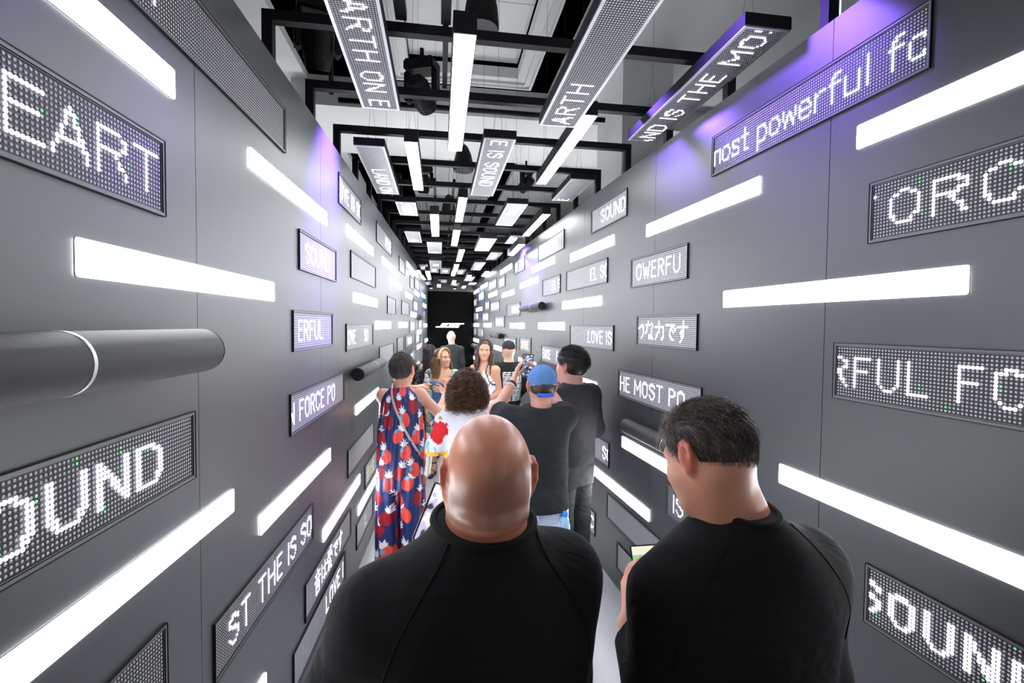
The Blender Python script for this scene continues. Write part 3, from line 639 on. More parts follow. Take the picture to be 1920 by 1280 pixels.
class Head:
    def __init__(s, c, yaw=0, pitch=0, tilt=0, sc=1.0, wide=1.0, fem=False):
        s.c = v3(c); s.R = rotz(yaw)@rotx(pitch)@roty(tilt); s.s = sc; s.w = wide; s.fem = fem
    def P(s, p): p = np.atleast_2d(np.array(p, float))*[s.w, 1, 1]; return (p@s.R.T*s.s+s.c) if len(p) > 1 else (p@s.R.T*s.s+s.c)[0]
    def inv(s, V): return ((V-s.c)/s.s)@s.R/[s.w, 1, 1]
    def prims(s, ears=True, bald=False):
        S, R, P = s.s, s.R, s.P
        E = lambda c, r, k=0.03, q=None: ell(P(c), np.array(r)*S*np.array([s.w, 1, 1]), R if q is None else R@q, k*S)
        C = lambda a, b, ra, rb, k=0.015: cone(P(a), P(b), ra*S, rb*S, k*S)
        f = s.fem
        u = [E((0, -0.018, 0.030), (0.078, 0.098, 0.086)), E((0, -0.045, -0.005), (0.070, 0.066, 0.075), 0.04),
             E((0, 0.030, -0.030), (0.062 if not f else 0.058, 0.062, 0.088)), E((0, 0.040, -0.078), (0.046 if not f else 0.040, 0.046, 0.036), 0.035),
             C((-0.012, 0.076, -0.102), (0.012, 0.076, -0.102), 0.017 if not f else 0.014, 0.017 if not f else 0.014, 0.03)]
        for q in (-1, 1):
            u += [E((q*0.040, 0.055, -0.032), (0.024, 0.026, 0.026), 0.03), C((q*0.012, 0.080, 0.020), (q*0.042, 0.068, 0.020), 0.012, 0.010, 0.02)]
        u += [C((0, 0.084, 0.010), (0, 0.106, -0.030), 0.008, 0.011, 0.012), E((0.011, 0.097, -0.034), (0.008, 0.011, 0.007), 0.008), E((-0.011, 0.097, -0.034), (0.008, 0.011, 0.007), 0.008),
              C((-0.018, 0.081, -0.062), (0.018, 0.081, -0.062), 0.007, 0.007, 0.010), C((-0.016, 0.080, -0.072), (0.016, 0.080, -0.072), 0.008, 0.008, 0.010)]
        sub = [E((q*0.031, 0.094, 0.002), (0.017, 0.016, 0.012), 0.016) for q in (-1, 1)]
        u2 = [E((q*0.031, 0.076, 0.0), (0.0135, 0.012, 0.011), 0.005) for q in (-1, 1)]
        ear = []; esub = []
        if ears:
            for q in (-1, 1):
                ear += [E((q*0.078, -0.010, -0.004), (0.014, 0.020, 0.029), 0.012)]
                Q = rotz(-q*0.55)@roty(q*0.12)
                ear += [E((q*0.085, -0.016, -0.003), (0.0075, 0.019, 0.031), 0.010, Q)]
                rim = [(q*0.078, 0.002, 0.010), (q*0.084, -0.004, 0.026), (q*0.089, -0.020, 0.029), (q*0.094, -0.033, 0.016), (q*0.093, -0.033, -0.006), (q*0.087, -0.020, -0.026), (q*0.081, -0.006, -0.034)]
                for a, b in zip(rim, rim[1:]): ear += [C(a, b, 0.0048, 0.0048, 0.007)]
                ear += [E((q*0.082, -0.008, -0.034), (0.006, 0.009, 0.009), 0.008)]
        return u, sub, u2, ear
    def into(s, vol, **k):
        u, sub, u2, ear = s.prims(**k)
        for p in u: vol.add(p)
        for p in sub: vol.add(p, 's')
        for p in u2+ear: vol.add(p)
def hand(vol, wrist, d, n, side, curl=0.5, sc=1.0, point=False, spread=0.06):
    """palm, four unequal bent fingers, thumb from the side of the palm. d = finger direction, n = palm normal"""
    d = v3(d)/np.linalg.norm(d); n = v3(n)-d*(v3(n)@d); n = n/np.linalg.norm(n); a = np.cross(d, n)*side   # a points to the thumb side
    w = v3(wrist)
    L = [0.072, 0.080, 0.074, 0.058]; K = []
    for i in range(4):
        off = (1.5-i)*0.0195
        kn = w+d*(0.088-abs(1.2-i)*0.004)*sc+a*off*sc
        vol.add(cone(w+a*off*0.55*sc+d*0.012*sc, kn, 0.0125*sc, 0.0105*sc, 0.012*sc)); K.append(kn)
    for i in range(4):
        c = 0.12 if (point and i == 0) else curl
        p = K[i]; ang = c*0.75; dirx = d+a*(1.5-i)*spread
        rr = 0.0092*sc*(1 if i < 3 else 0.88); seg = L[i]*sc
        for q, fr in enumerate((0.45, 0.31, 0.24)):
            dd = dirx*math.cos(ang)+n*math.sin(ang); dd = dd/np.linalg.norm(dd)
            p2 = p+dd*seg*fr; vol.add(cone(p, p2, rr, rr*0.93, 0.004)); p = p2; rr *= 0.93; ang += c*(1.0 if q == 0 else 0.8)
    b = w+d*0.022*sc+a*0.022*sc+n*0.008*sc; m = b+(d*0.55+a*0.70+n*0.35)*0.045*sc
    t1 = m+(d*0.85+a*0.25+n*0.35)*0.033*sc; t2 = t1+(d*0.92-a*0.05+n*0.38)*0.026*sc
    vol.add(cone(b, m, 0.0165*sc, 0.0120*sc, 0.014)); vol.add(cone(m, t1, 0.0110*sc, 0.0100*sc, 0.006)); vol.add(cone(t1, t2, 0.0098*sc, 0.0085*sc, 0.005))
def strands(name, paths, r, mats, parent, taper=True, ns=3, color=None, matrix=None):
    """hair: paths (N,S,3) swept with a thin triangular section"""
    Pn = np.asarray(paths, float); N, S, _ = Pn.shape
    T = np.gradient(Pn, axis=1); T /= np.maximum(np.linalg.norm(T, axis=2, keepdims=True), 1e-9)
    up = np.array([0.31, 0.52, 0.79]); A = np.cross(T, up); A /= np.maximum(np.linalg.norm(A, axis=2, keepdims=True), 1e-9); B = np.cross(T, A)
    rad = np.full((N, S, 1), r) if np.isscalar(r) else np.asarray(r).reshape(-1, 1, 1)*np.ones((N, S, 1))
    if taper: rad = rad*np.linspace(1, 0.25, S)[None, :, None]
    V = np.stack([Pn+(A*math.cos(2*PI*q/ns)+B*math.sin(2*PI*q/ns))*rad for q in range(ns)], 2).reshape(-1, 3)
    i = np.arange(N)[:, None, None]*S*ns; j = np.arange(S-1)[None, :, None]*ns; q = np.arange(ns)[None, None, :]; q1 = (q+1) % ns
    Q = np.stack([i+j+q, i+j+q1, i+j+ns+q1, i+j+ns+q], 3).reshape(-1, 4)
    me = fast_mesh(name, V, Q)
    for m in (mats if isinstance(mats, (list, tuple)) else [mats]): me.materials.append(m)
    if color is not None: paint(me, V, lambda V_: np.repeat(color, S*ns, 0))
    return link(name, me, parent, matrix)
def fbm(V, f, seed=0):
    """cheap smooth noise from warped sines, -1..1"""
    r = np.random.RandomState(seed); o = np.zeros(len(V)); w = 0
    for i in range(5):
        k = r.normal(size=3); k /= np.linalg.norm(k); ph = r.uniform(0, 6.28); ff = f*(1+0.6*i); k2 = r.normal(size=3)
        o += np.sin((V@k)*ff+ph+1.3*np.sin((V@k2)*f*0.7+ph))/(1+0.5*i); w += 1/(1+0.5*i)
    return o/w
def folds(amp, seed=0, fz=9.0, fx=14.0):
    r = np.random.RandomState(seed); ph = r.uniform(0, 6.28, 6)
    def f(X, Y, Z):
        a = np.sin(fz*Z*2.2+3.0*np.sin(X*7+ph[0])+2*Y*fx*0.4+ph[1]); b = np.sin(fx*X+Z*6+2*np.sin(Z*5+ph[2])+ph[3]); c = np.sin(fx*1.9*X-fz*1.7*Z+Y*9+ph[4])
        return (amp*(0.5*a+0.35*b+0.3*c)).astype(F32)
    return f
def person(name_label, x, y, yaw):
    o = empty('person', loc=(x, y, 0)); o.rotation_euler = (0, 0, yaw); tag(o, name_label, 'person'); return o
SKIN = lambda nm, rough=0.42: attr_mat('skin_'+nm, rough, 0.5, sss=0.12, bump=0.05, bscale=350)
def skin_color(base, head, lips=(0.45, 0.16, 0.14), brow=None, extra=None):
    base = np.array(base)
    def f(V):
        c = np.tile(base, (len(V), 1)); c *= (1+0.06*fbm(V, 40, 3))[:, None]
        q = head.inv(V)
        inh = (np.abs(q[:, 0]) < 0.12) & (np.abs(q[:, 2]) < 0.14) & (np.abs(q[:, 1]) < 0.16)
        lip = inh & (q[:, 1] > 0.075) & ((q[:, 0]/0.020)**2+((q[:, 2]+0.0665)/0.0068)**2 < 1); c[lip] = lips
        if brow is not None:
            b = inh & (q[:, 1] > 0.055) & (np.abs(q[:, 2]-0.021+0.25*np.maximum(np.abs(q[:, 0])-0.03, 0)) < 0.0030) & (np.abs(q[:, 0]) > 0.012) & (np.abs(q[:, 0]) < 0.05); c[b] = brow
            e = inh & (q[:, 1] > 0.072) & ((np.abs(np.abs(q[:, 0])-0.031)/0.0135)**2+((q[:, 2]-0.001)/0.0055)**2 < 1); c[e] = (0.75, 0.72, 0.70)
            i = e & ((np.abs(q[:, 0])-0.031)**2+(q[:, 2]-0.001)**2 < 0.0062**2); c[i] = (0.03, 0.018, 0.012)
            l = inh & (q[:, 1] > 0.068) & (np.abs(np.abs(q[:, 0])-0.031) < 0.016) & (np.abs(q[:, 2]-0.0075) < 0.0026); c[l] = (0.02, 0.012, 0.01)
        ear = inh & (np.abs(q[:, 0]) > 0.081) & (q[:, 1] < 0.02) & (q[:, 2] > -0.045); c[ear] = c[ear]*np.array([0.95, 0.60, 0.55])
        if extra is not None: c = extra(V, q, inh, c)
        return np.clip(c, 0, 1)
    return f
def legs_prims(vol, H, hipx, legs=None, r=(0.088, 0.058, 0.040), fem=False):
    for q in (-1, 1):
        hip, kn, an = (legs or {}).get(q) or ((q*hipx, 0, 0.52*H), (q*hipx*1.05, 0.01, 0.285*H), (q*hipx*1.05, -0.02, 0.055*H))
        vol.add(limb([hip, kn, v3(kn)*0.55+v3(an)*0.45+v3((0, -0.004, 0)), an], [r[0], r[1]*0.94, r[1]*0.84, r[2]], 0.05))
        an = v3(an); vol.add(limb([an+v3((0, -0.015, -0.03)), an+v3((0, 0.10, -0.055)), an+v3((q*0.008, 0.155, -0.065))], [0.035, 0.032, 0.022], 0.03))
        vol.add(cone(an+v3((0, -0.035, -0.055)), an+v3((0, 0.0, -0.05)), 0.030, 0.032, 0.03))
def torso_rows(H, sh=0.165, waist=0.145, hip=0.168, d=0.105, lean=0.0, cx=0.0):
    z = lambda k: k*H
    return [(z(0.47), cx, 0, hip*0.86, d*0.95), (z(0.52), cx, -0.005, hip, d*1.08), (z(0.57), cx, 0, hip*0.97, d), (z(0.63), cx, 0.004, waist, d*0.94), (z(0.70), cx, 0.0, waist*1.05, d),
            (z(0.76), cx, 0, sh*1.0, d*1.08), (z(0.80), cx, -0.006, sh*0.96, d*0.98), (z(0.825), cx, -0.012, sh*0.74, d*0.76), (z(0.845), cx, -0.016, sh*0.42, d*0.60)]

def wrap(obj, pts, n=24, lift=0.001):
    """lay a line of points onto the surface of a garment"""
    from mathutils.bvhtree import BVHTree
    me = obj.data; t = BVHTree.FromPolygons([v.co for v in me.vertices], [tuple(f.vertices) for f in me.polygons])
    P = np.array(pts, float); d = np.r_[0, np.cumsum(np.linalg.norm(np.diff(P, axis=0), axis=1))]; q = np.linspace(0, d[-1], n); out = []
    for k in q:
        a = Vector([np.interp(k, d, P[:, i]) for i in range(3)]); c, nr, _, _ = t.find_nearest(a); out.append(c+nr*lift)
    return out
def seam(obj, pts, r, m, name, parent, n=24, lift=0.001):
    q = np.array([list(a) for a in wrap(obj, pts, n, lift)])
    for _ in range(6): q[1:-1] = 0.5*q[1:-1]+0.25*(q[:-2]+q[2:])
    mb = MB(); mb.tube(q.tolist(), r, 6); return mb.build(name, m, parent, smooth=True)

def wrinkle(m, scale=7.0, dist=0.02, strength=0.5):
    """soft creases of worn cloth, chained under the weave bump"""
    nt = m.node_tree; b = nt.nodes['Principled BSDF']
    tc = nt.nodes.new('ShaderNodeTexCoord'); mp = nt.nodes.new('ShaderNodeMapping'); mp.inputs['Scale'].default_value = (1.0, 1.0, 1.7); mp.inputs['Rotation'].default_value = (0.2, 0.5, 0.3)
    n = nt.nodes.new('ShaderNodeTexNoise'); n.inputs['Scale'].default_value = scale; n.inputs['Detail'].default_value = 2.0; n.inputs['Distortion'].default_value = 1.6
    bp = nt.nodes.new('ShaderNodeBump'); bp.inputs['Strength'].default_value = strength; bp.inputs['Distance'].default_value = dist
    nt.links.new(tc.outputs['Object'], mp.inputs['Vector']); nt.links.new(mp.outputs['Vector'], n.inputs['Vector']); nt.links.new(n.outputs['Fac'], bp.inputs['Height'])
    l = b.inputs['Normal'].links
    if l: nt.links.new(bp.outputs['Normal'], l[0].from_node.inputs['Normal'])
    else: nt.links.new(bp.outputs['Normal'], b.inputs['Normal'])
def phone(mat_world, screen_col, name_label, w=0.072, h=0.148):
    root = empty('phone', mat_world); tag(root, name_label, 'phone')
    mb = MB(); mb.box(-w/2, w/2, 0.0, 0.008, -h/2, h/2); o = bevel_obj(mb.build('case', mat('phone_case', (0.015, 0.015, 0.018), 0.3), root), 0.003)
    V = []; Q = []; n, m = 18, 36
    for j in range(m+1):
        for i in range(n+1): V.append(((i/n-0.5)*(w-0.008), -0.0006, (j/m-0.5)*(h-0.010)))
    for j in range(m):
        for i in range(n): a = j*(n+1)+i; Q.append((a, a+1, a+n+2, a+n+1))
    me = fast_mesh('screen', np.array(V), np.array(Q), False); ms = mat('phone_screen', (0.02, 0.02, 0.02), 0.15)
    nt = ms.node_tree; b = nt.nodes['Principled BSDF']
    if not b.inputs['Emission Color'].links:
        a = nt.nodes.new('ShaderNodeAttribute'); a.attribute_name = 'Col'; nt.links.new(a.outputs['Color'], b.inputs['Emission Color']); b.inputs['Emission Strength'].default_value = 1.0
    me.materials.append(ms); paint(me, np.array(V), screen_col); link('screen', me, root)
    return root
def screen_corridor(V):
    r = np.random.RandomState(4); c = np.tile((0.10, 0.12, 0.22), (len(V), 1)); d = np.hypot(V[:, 0], V[:, 2])
    for _ in range(40):
        a, b = r.uniform(-.035, .035), r.uniform(-.07, .07); m = (np.abs(V[:, 0]-a) < r.uniform(.002, .008)) & (np.abs(V[:, 2]-b) < r.uniform(.002, .005)); c[m] = (0.75, 0.78, 0.95)
    k = (np.abs(V[:, 0]) < 0.02) & (V[:, 2] < -0.01) & (fbm(V, 200, 2) > -0.2); c[k] = (0.02, 0.02, 0.04); return c
def screen_lilac(V):
    c = np.tile((0.55, 0.52, 0.75), (len(V), 1)); a = fbm(V*[1, 1, 0.5], 160, 5); c[a > 0.15] = (0.9, 0.9, 1.0); c[a < -0.35] = (0.04, 0.04, 0.06); return c
def screen_app(V):
    c = np.tile((0.75, 0.74, 0.70), (len(V), 1)); c[(V[:, 2] % 0.03) < 0.008] = (0.85, 0.75, 0.45); c[(np.abs(V[:, 2]-0.035) < 0.012) & (V[:, 0] < 0.0)] = (0.15, 0.65, 0.2); return c
def skin_vol(lo, hi, res): return Vol(lo, hi, res)
BLACK_KNIT = mat('black_jersey', (0.0075, 0.008, 0.009), 0.9, spec=0.2, bump=0.12, bscale=600)
BLACK_TEE = mat('charcoal_jersey', (0.020, 0.023, 0.025), 0.9, spec=0.2, bump=0.12, bscale=600)
BLACK_TROUSER = mat('black_trouser', (0.012, 0.012, 0.014), 0.8)
HAIR = lambda nm: attr_mat('hair_'+nm, 0.42, 0.45)
def scalp_paths(head, n, mask, length, flow, seed=0, lift=0.35, S=6, jitter=0.25, grav=0.0, rad=(0.078, 0.098, 0.086), cen=(0, -0.018, 0.030), off=0.0):
    """hair roots on the cranium in head space; flow(q)->direction; returns world-of-person paths"""
    r = np.random.RandomState(seed); d = r.normal(size=(n*4, 3)); d /= np.linalg.norm(d, axis=1, keepdims=True)
    q = d*(np.array(rad)+off)+np.array(cen); m = mask(q); q = q[m][:n]; d = d[m][:n]
    nr = d/np.array(rad); nr /= np.linalg.norm(nr, axis=1, keepdims=True)
    fl = flow(q); fl = fl+r.normal(size=fl.shape)*jitter; fl -= nr*(fl*nr).sum(1, keepdims=True); fl /= np.maximum(np.linalg.norm(fl, axis=1, keepdims=True), 1e-6)
    L = length(q)*r.uniform(0.75, 1.15, len(q))
    t = np.linspace(0, 1, S)
    k = L[:, None, None]*t[None, :, None]
    p = q[:, None, :]+fl[:, None, :]*k+nr[:, None, :]*(lift*k*(1-0.75*t[None, :, None]))
    # follow the skull: pull back to the surface plus a little loft
    e = (p-np.array(cen))/np.array(rad); rr = np.linalg.norm(e, axis=2, keepdims=True); p = np.array(cen)+(p-np.array(cen))*np.maximum(1.0, (1.01+0.10*t[None, :, None]*lift/0.35)/rr)
    p[:, :, 2] -= grav*k[:, :, 0]**2
    return head.P(p.reshape(-1, 3)).reshape(p.shape), q, nr
def faded(head, dark, low, z0=-0.085, z1=-0.035):
    """clipped nape: scalp shows through the shortest hair"""
    def f(V):
        q = head.inv(V); w = np.clip((q[:, 2]-z0)/(z1-z0)+0.25*fbm(V, 180, 7), 0, 1)[:, None]; return np.array(low)*(1-w)+np.array(dark)*w
    return f
def cap_volume(head, lo, hi, res, thick, cuts, name, m, parent, color, ragged=0.004, nape=0.0):
    """the dense under-layer of a haircut"""
    v = Vol(lo, hi, res)
    for c, r in (((0, -0.018, 0.030), (0.078+thick, 0.098+thick, 0.086+thick)), ((0, -0.045, -0.005), (0.070+thick*0.8, 0.066+thick*0.8, 0.075))):
        v.add(ell(head.P(c), np.array(r)*head.s*np.array([head.w, 1, 1]), head.R, 0.03))
    if nape: v.add(ell(head.P((0, -0.034, -0.066)), np.array((0.058, 0.058, nape))*head.s, head.R, 0.03))
    for c, n in cuts:
        c = head.P(c); n = head.R@v3(n); n = n/np.linalg.norm(n)
        f = lambda X, Y, Z, c=c, n=n: (X-c[0])*n[0]+(Y-c[1])*n[1]+(Z-c[2])*n[2]+ragged*np.sin(X*190+Z*110)*np.sin(Y*150)
        v.add((f, lo, hi, 0.0), 'i')
    return v.mesh(name, m, parent, color)
def nape(head, seed, n, p, col, ln=0.014, t=0.006, zmin=-0.080):
    pa, q, nr = scalp_paths(head, n, lambda q: (q[:, 2] < 0.045) & (q[:, 2] > zmin+1.4*np.maximum(q[:, 1]+0.066, 0)) & (q[:, 1] < -0.03), lambda q: np.clip(ln+0.30*(q[:, 2]+0.045), 0.007, 0.035), lambda q: np.stack([-0.6*q[:, 0], 0*q[:, 0], -1+0*q[:, 0]], 1), seed, lift=0.22, jitter=0.22, off=t, rad=(0.070, 0.066, 0.075), cen=(0, -0.045, -0.005))
    strands('nape_hair', pa, 0.0008, HAIR('man'), p, color=col(q))
# ------------------------------------------------------------------ 1 the bald man in the foreground
p = person('bald man in a plain black sweatshirt seen from behind, nearest the camera', 0.075, 0.97, 0.20)
H1 = Head((0.020, -0.015, 1.522), yaw=-0.20, pitch=-0.12, sc=1.03, wide=0.965)
v = Vol((-0.50, -0.32, 0.0), (0.50, 0.62, 1.70), 0.006)
v.add(stack(torso_rows(1.60, 0.18, 0.18, 0.18, 0.135)))
for q in (-1, 1): v.add(cone((0, -0.01, 1.33), (q*0.18, -0.005, 1.27), 0.05, 0.050, 0.06))
armL = [(-0.198, 0, 1.260), (-0.290, 0.05, 1.03), (-0.090, 0.215, 1.195)]; armR = [(0.185, 0, 1.285), (0.195, 0.02, 1.04), (0.16, 0.18, 0.90)]
for a in (armL, armR): v.add(limb([a[0], a[1], a[2]], [0.062, 0.052, 0.033], 0.03))
hand(v, armL[2], (0.40, 0.35, 0.80), (0.6, -0.6, 0.1), -1, 0.7); hand(v, armR[2], (-0.4, 0.7, -0.3), (-0.7, -0.4, 0), -1, 0.5)
legs_prims(v, 1.645, 0.10, r=(0.098, 0.066, 0.045))
H1.into(v)
N0 = H1.P((0, -0.030, -0.045))
v.add(cone(N0, (0.012, -0.030, 1.37), 0.074, 0.080, 0.03)); v.add(cone(N0+v3((0, 0.035, -0.03)), (0.01, 0.02, 1.37), 0.064, 0.07, 0.04))
for zz, rr, kk in ((-0.072, 0.016, 0.012),):
    for q in np.linspace(-1, 1, 9):
        a = H1.P((0.060*math.sin(q*1.0), -0.012-0.083*math.cos(q*1.0), zz+0.010*abs(q))); v.add(ell(a, (0.017, 0.017, 0.012), None, 0.02))
def stub(V, q, inh, c):
    back = np.clip((0.050-q[:, 1])/0.03, 0, 1)*np.clip((0.045-q[:, 2]+0.02*np.sin(q[:, 0]*30))/0.05, 0, 1)*np.clip((q[:, 2]+0.083)/0.012, 0, 1)*inh*(np.abs(q[:, 0]) < 0.083)
    w = (0.55*back)[:, None]; c = c*(1-w)+np.array((0.10, 0.062, 0.052))*w
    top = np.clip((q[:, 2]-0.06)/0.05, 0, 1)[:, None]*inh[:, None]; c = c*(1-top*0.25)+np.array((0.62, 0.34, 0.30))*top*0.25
    mole = inh & (np.hypot(q[:, 0]+0.045, q[:, 2]-0.040) < 0.0014) & (q[:, 1] < 0); c[mole] = (0.05, 0.02, 0.02); return c
v.mesh('body', SKIN('bald_man', 0.40), p, skin_color((0.62, 0.255, 0.155), H1, brow=(0.1, 0.06, 0.04), extra=stub))
s = Vol((-0.55, -0.36, 0.55), (0.55, 0.50, 1.50), 0.0065)
fo = folds(0.006, 3)
s.add(stack([(0.78, 0, 0, 0.215, 0.185), (0.95, 0, 0, 0.225, 0.19), (1.10, 0, -0.005, 0.235, 0.185), (1.22, 0, -0.012, 0.240, 0.165), (1.30, 0, -0.015, 0.225, 0.142), (1.350, 0, -0.018, 0.178, 0.122), (1.388, 0.004, -0.022, 0.118, 0.108), (1.415, 0.008, -0.026, 0.100, 0.100), (1.470, 0.010, -0.028, 0.094, 0.094)], fold=fo, p=2.25))
for q in (-1, 1): s.add(cone((q*0.07, -0.02, 1.345), (q*0.190, -0.008, 1.270 if q < 0 else 1.285), 0.055, 0.074, 0.06))
s.add(limb([armL[0], armL[1], (-0.118, 0.185, 1.165)], [0.080, 0.072, 0.048], 0.05, cut=((-0.118, 0.185, 1.165), (0.6, 0.6, 0.6)))); s.add(limb(armR, [0.080, 0.072, 0.046], 0.05, cut=((0.165, 0.165, 0.915), (-0.2, 1, -0.6))))
f = lambda X, Y, Z: Z-1.436-0.12*(Y+0.03)+0.0*X
s.add((f, (-0.2, -0.2, 1.38), (0.2, 0.2, 1.47), 0), 'i')
sw = s.mesh('sweatshirt', BLACK_KNIT, p)
mb = MB(); ring = [(0.009+0.101*math.cos(a), -0.026+0.101*math.sin(a), 1.435+0.12*(0.101*math.sin(a))) for a in np.linspace(0, 2*PI, 49)]
mb.tube(ring, 0.0065, 10); mb.build('neckband', BLACK_KNIT, p, smooth=True)
for sg in (-1, 1):
    seam(sw, [(0.012+sg*0.085, -0.085, 1.425), (sg*0.15, -0.135, 1.345), (sg*0.20, -0.15, 1.26), (sg*0.235, -0.14, 1.16)], 0.0018, BLACK_KNIT, 'raglan_seam', p)
t = Vol((-0.3, -0.25, 0.03), (0.3, 0.25, 0.95), 0.009); t.add(stack([(0.74, 0, 0, 0.195, 0.15), (0.86, 0, 0, 0.20, 0.155), (0.93, 0, 0, 0.195, 0.15)]))
for q in (-1, 1): t.add(limb([(q*0.10, 0, 0.84), (q*0.11, 0, 0.47), (q*0.11, -0.02, 0.09)], [0.112, 0.088, 0.075], 0.05, cut=((0, 0, 0.06), (0, 0, -1))))
t.mesh('trousers', BLACK_TROUSER, p)
m1 = Matrix.Translation((-0.004, 1.20, 1.345)) @ Matrix(np.c_[np.r_[rotz(0.35)@rotx(-0.45)@roty(0.55), [[0, 0, 0]]], [0, 0, 0, 1]].tolist())
phone(m1, screen_lilac, 'phone held up by the bald man, its screen full of lilac lights', 0.075, 0.150)
b_ = MATS['skin_bald_man'].node_tree.nodes['Principled BSDF']; b_.inputs['Specular IOR Level'].default_value = 0.4; b_.inputs['Coat Weight'].default_value = 0.12; b_.inputs['Coat Roughness'].default_value = 0.22
# ------------------------------------------------------------------ 2 the dark-haired man at right
p = person('man with short greying brown hair and black sweatshirt looking down at right', 0.645, 0.965, 0.10)
H2 = Head((-0.062, 0.020, 1.540), yaw=0.36, pitch=-0.46, tilt=0.10, sc=0.93)
v = Vol((-0.48, -0.30, 0.0), (0.48, 0.45, 1.70), 0.006)
v.add(stack(torso_rows(1.60, 0.165, 0.155, 0.165, 0.12)))
for q in (-1, 1): v.add(cone((0, -0.01, 1.32), (q*0.17, -0.005, 1.26), 0.05, 0.048, 0.06))
armL = [(-0.150, 0, 1.262), (-0.184, -0.02, 1.03), (-0.180, 0.122, 1.110)]; armR = [(0.19, 0, 1.275), (0.225, -0.01, 1.02), (0.17, 0.18, 0.95)]
for a in (armL, armR): v.add(limb(a, [0.058, 0.048, 0.031], 0.03))
hand(v, armL[2], (0.12, 0.42, 0.80), (0.9, -0.3, -0.1), 1, 0.55, sc=1.05); hand(v, armR[2], (-0.5, 0.8, -0.2), (-0.5, -0.5, 0), 1, 0.5)
legs_prims(v, 1.66, 0.095)
H2.into(v)
N0 = H2.P((0, -0.030, -0.045))
v.add(cone(N0, (0.006, -0.030, 1.375), 0.053, 0.058, 0.04)); v.add(cone(H2.P((0, 0.01, -0.05)), (-0.005, 0.0, 1.36), 0.048, 0.055, 0.04))
for q in (-1, 1): v.add(cone(H2.P((q*0.040, -0.035, -0.06)), (0.008+q*0.046, -0.035, 1.37), 0.018, 0.026, 0.04))
v.mesh('body', SKIN('greying_man', 0.45), p, skin_color((0.64, 0.29, 0.19), H2, brow=(0.06, 0.045, 0.035)))
hl = lambda q: (q[:, 2] > -0.112+1.5*np.maximum(q[:, 1]+0.062, 0)) & (q[:, 2] > 0.02+0.9*(q[:, 1]-0.045))
def hcol(q, seed, dark, light, p_light=0.25, side=True):
    r = np.random.RandomState(seed); a = r.uniform(0, 1, len(q))
    w = np.where(a < p_light, r.uniform(0.4, 1, len(q)), r.uniform(0, 0.18, len(q)))
    if side: w = np.clip(w+np.clip((q[:, 1]-0.02)/0.1, 0, 0.4)+0.25*(q[:, 2] < -0.02), 0, 1)
    return np.array(dark)*(1-w[:, None])+np.array(light)*w[:, None]
cap_volume(H2, (-0.22, -0.16, 1.44), (0.12, 0.20, 1.72), 0.005, 0.006, [((0, -0.060, -0.108), (0, 0.85, -0.52)), ((0, 0.05, 0.02), (0, 0.75, -0.66))], 'hair', HAIR('man'), p, faded(H2, (0.020, 0.015, 0.012), (0.20, 0.115, 0.085), -0.085, -0.035))
def flow2(q): return np.stack([0.25*np.sign(q[:, 0]+1e-6)*np.clip(-q[:, 2]*6+0.4, 0, 1), -0.55-0*q[:, 0], np.where(q[:, 2] > 0.07, -0.1, -0.85)], 1)
pa, q, nr = scalp_paths(H2, 7000, hl, lambda q: np.clip(0.010+0.40*(q[:, 2]+0.060), 0.008, 0.050), flow2, 2, lift=0.30, jitter=0.30, off=0.004)
strands('hair_strands', pa, 0.00065, HAIR('man'), p, color=hcol(q, 2, (0.022, 0.015, 0.012), (0.34, 0.28, 0.24), 0.26))
nape(H2, 31, 3000, p, lambda q: hcol(q, 31, (0.035, 0.025, 0.020), (0.26, 0.20, 0.17), 0.3, False), t=0.005)
fr = (lambda q: hl(q) & (q[:, 1] > 0.035) & (q[:, 2] > 0.05))
pa, q, nr = scalp_paths(H2, 700, fr, lambda q: 0.05+0*q[:, 0], lambda q: np.stack([-0.5+0*q[:, 0], 0.5+0*q[:, 0], 0.6+0*q[:, 0]], 1), 8, lift=0.75, jitter=0.5, off=0.006)
strands('fringe', pa, 0.0007, HAIR('man'), p, color=hcol(q, 4, (0.05, 0.04, 0.03), (0.36, 0.32, 0.29), 0.5))
s = Vol((-0.52, -0.34, 0.60), (0.52, 0.42, 1.49), 0.0065)
s.add(stack([(0.80, 0, 0, 0.195, 0.155), (0.95, 0, 0, 0.205, 0.165), (1.10, 0, -0.008, 0.215, 0.165), (1.22, 0.010, -0.015, 0.215, 0.150), (1.295, 0.014, -0.018, 0.200, 0.130), (1.345, 0.010, -0.022, 0.172, 0.112), (1.390, 0.004, -0.028, 0.112, 0.098), (1.425, -0.002, -0.032, 0.066, 0.074), (1.460, -0.002, -0.034, 0.058, 0.068)], fold=folds(0.005, 9), p=2.25))
for q in (-1, 1): s.add(cone((q*0.06, -0.02, 1.335), (0.188 if q > 0 else -0.155, -0.008, 1.270 if q > 0 else 1.258), 0.058, 0.075, 0.07))
s.add(limb([armL[0], armL[1], (-0.183, 0.10, 1.097)], [0.078, 0.070, 0.046], 0.05, cut=((-0.183, 0.10, 1.097), (0.05, 0.9, 0.40)))); s.add(limb(armR, [0.078, 0.070, 0.046], 0.05, cut=((0.175, 0.165, 0.955), (-0.3, 1, -0.3))))
s.add((lambda X, Y, Z: Z-1.436-0.10*(Y+0.03)+0*X, (-0.2, -0.2, 1.38), (0.2, 0.2, 1.47), 0), 'i')
sw = s.mesh('sweatshirt', BLACK_KNIT, p)
mb = MB(); mb.tube([(-0.002+0.064*math.cos(a), -0.033+0.072*math.sin(a), 1.434+0.10*0.083*math.sin(a)) for a in np.linspace(0, 2*PI, 49)], 0.0075, 10); mb.build('neckband', BLACK_KNIT, p, smooth=True)
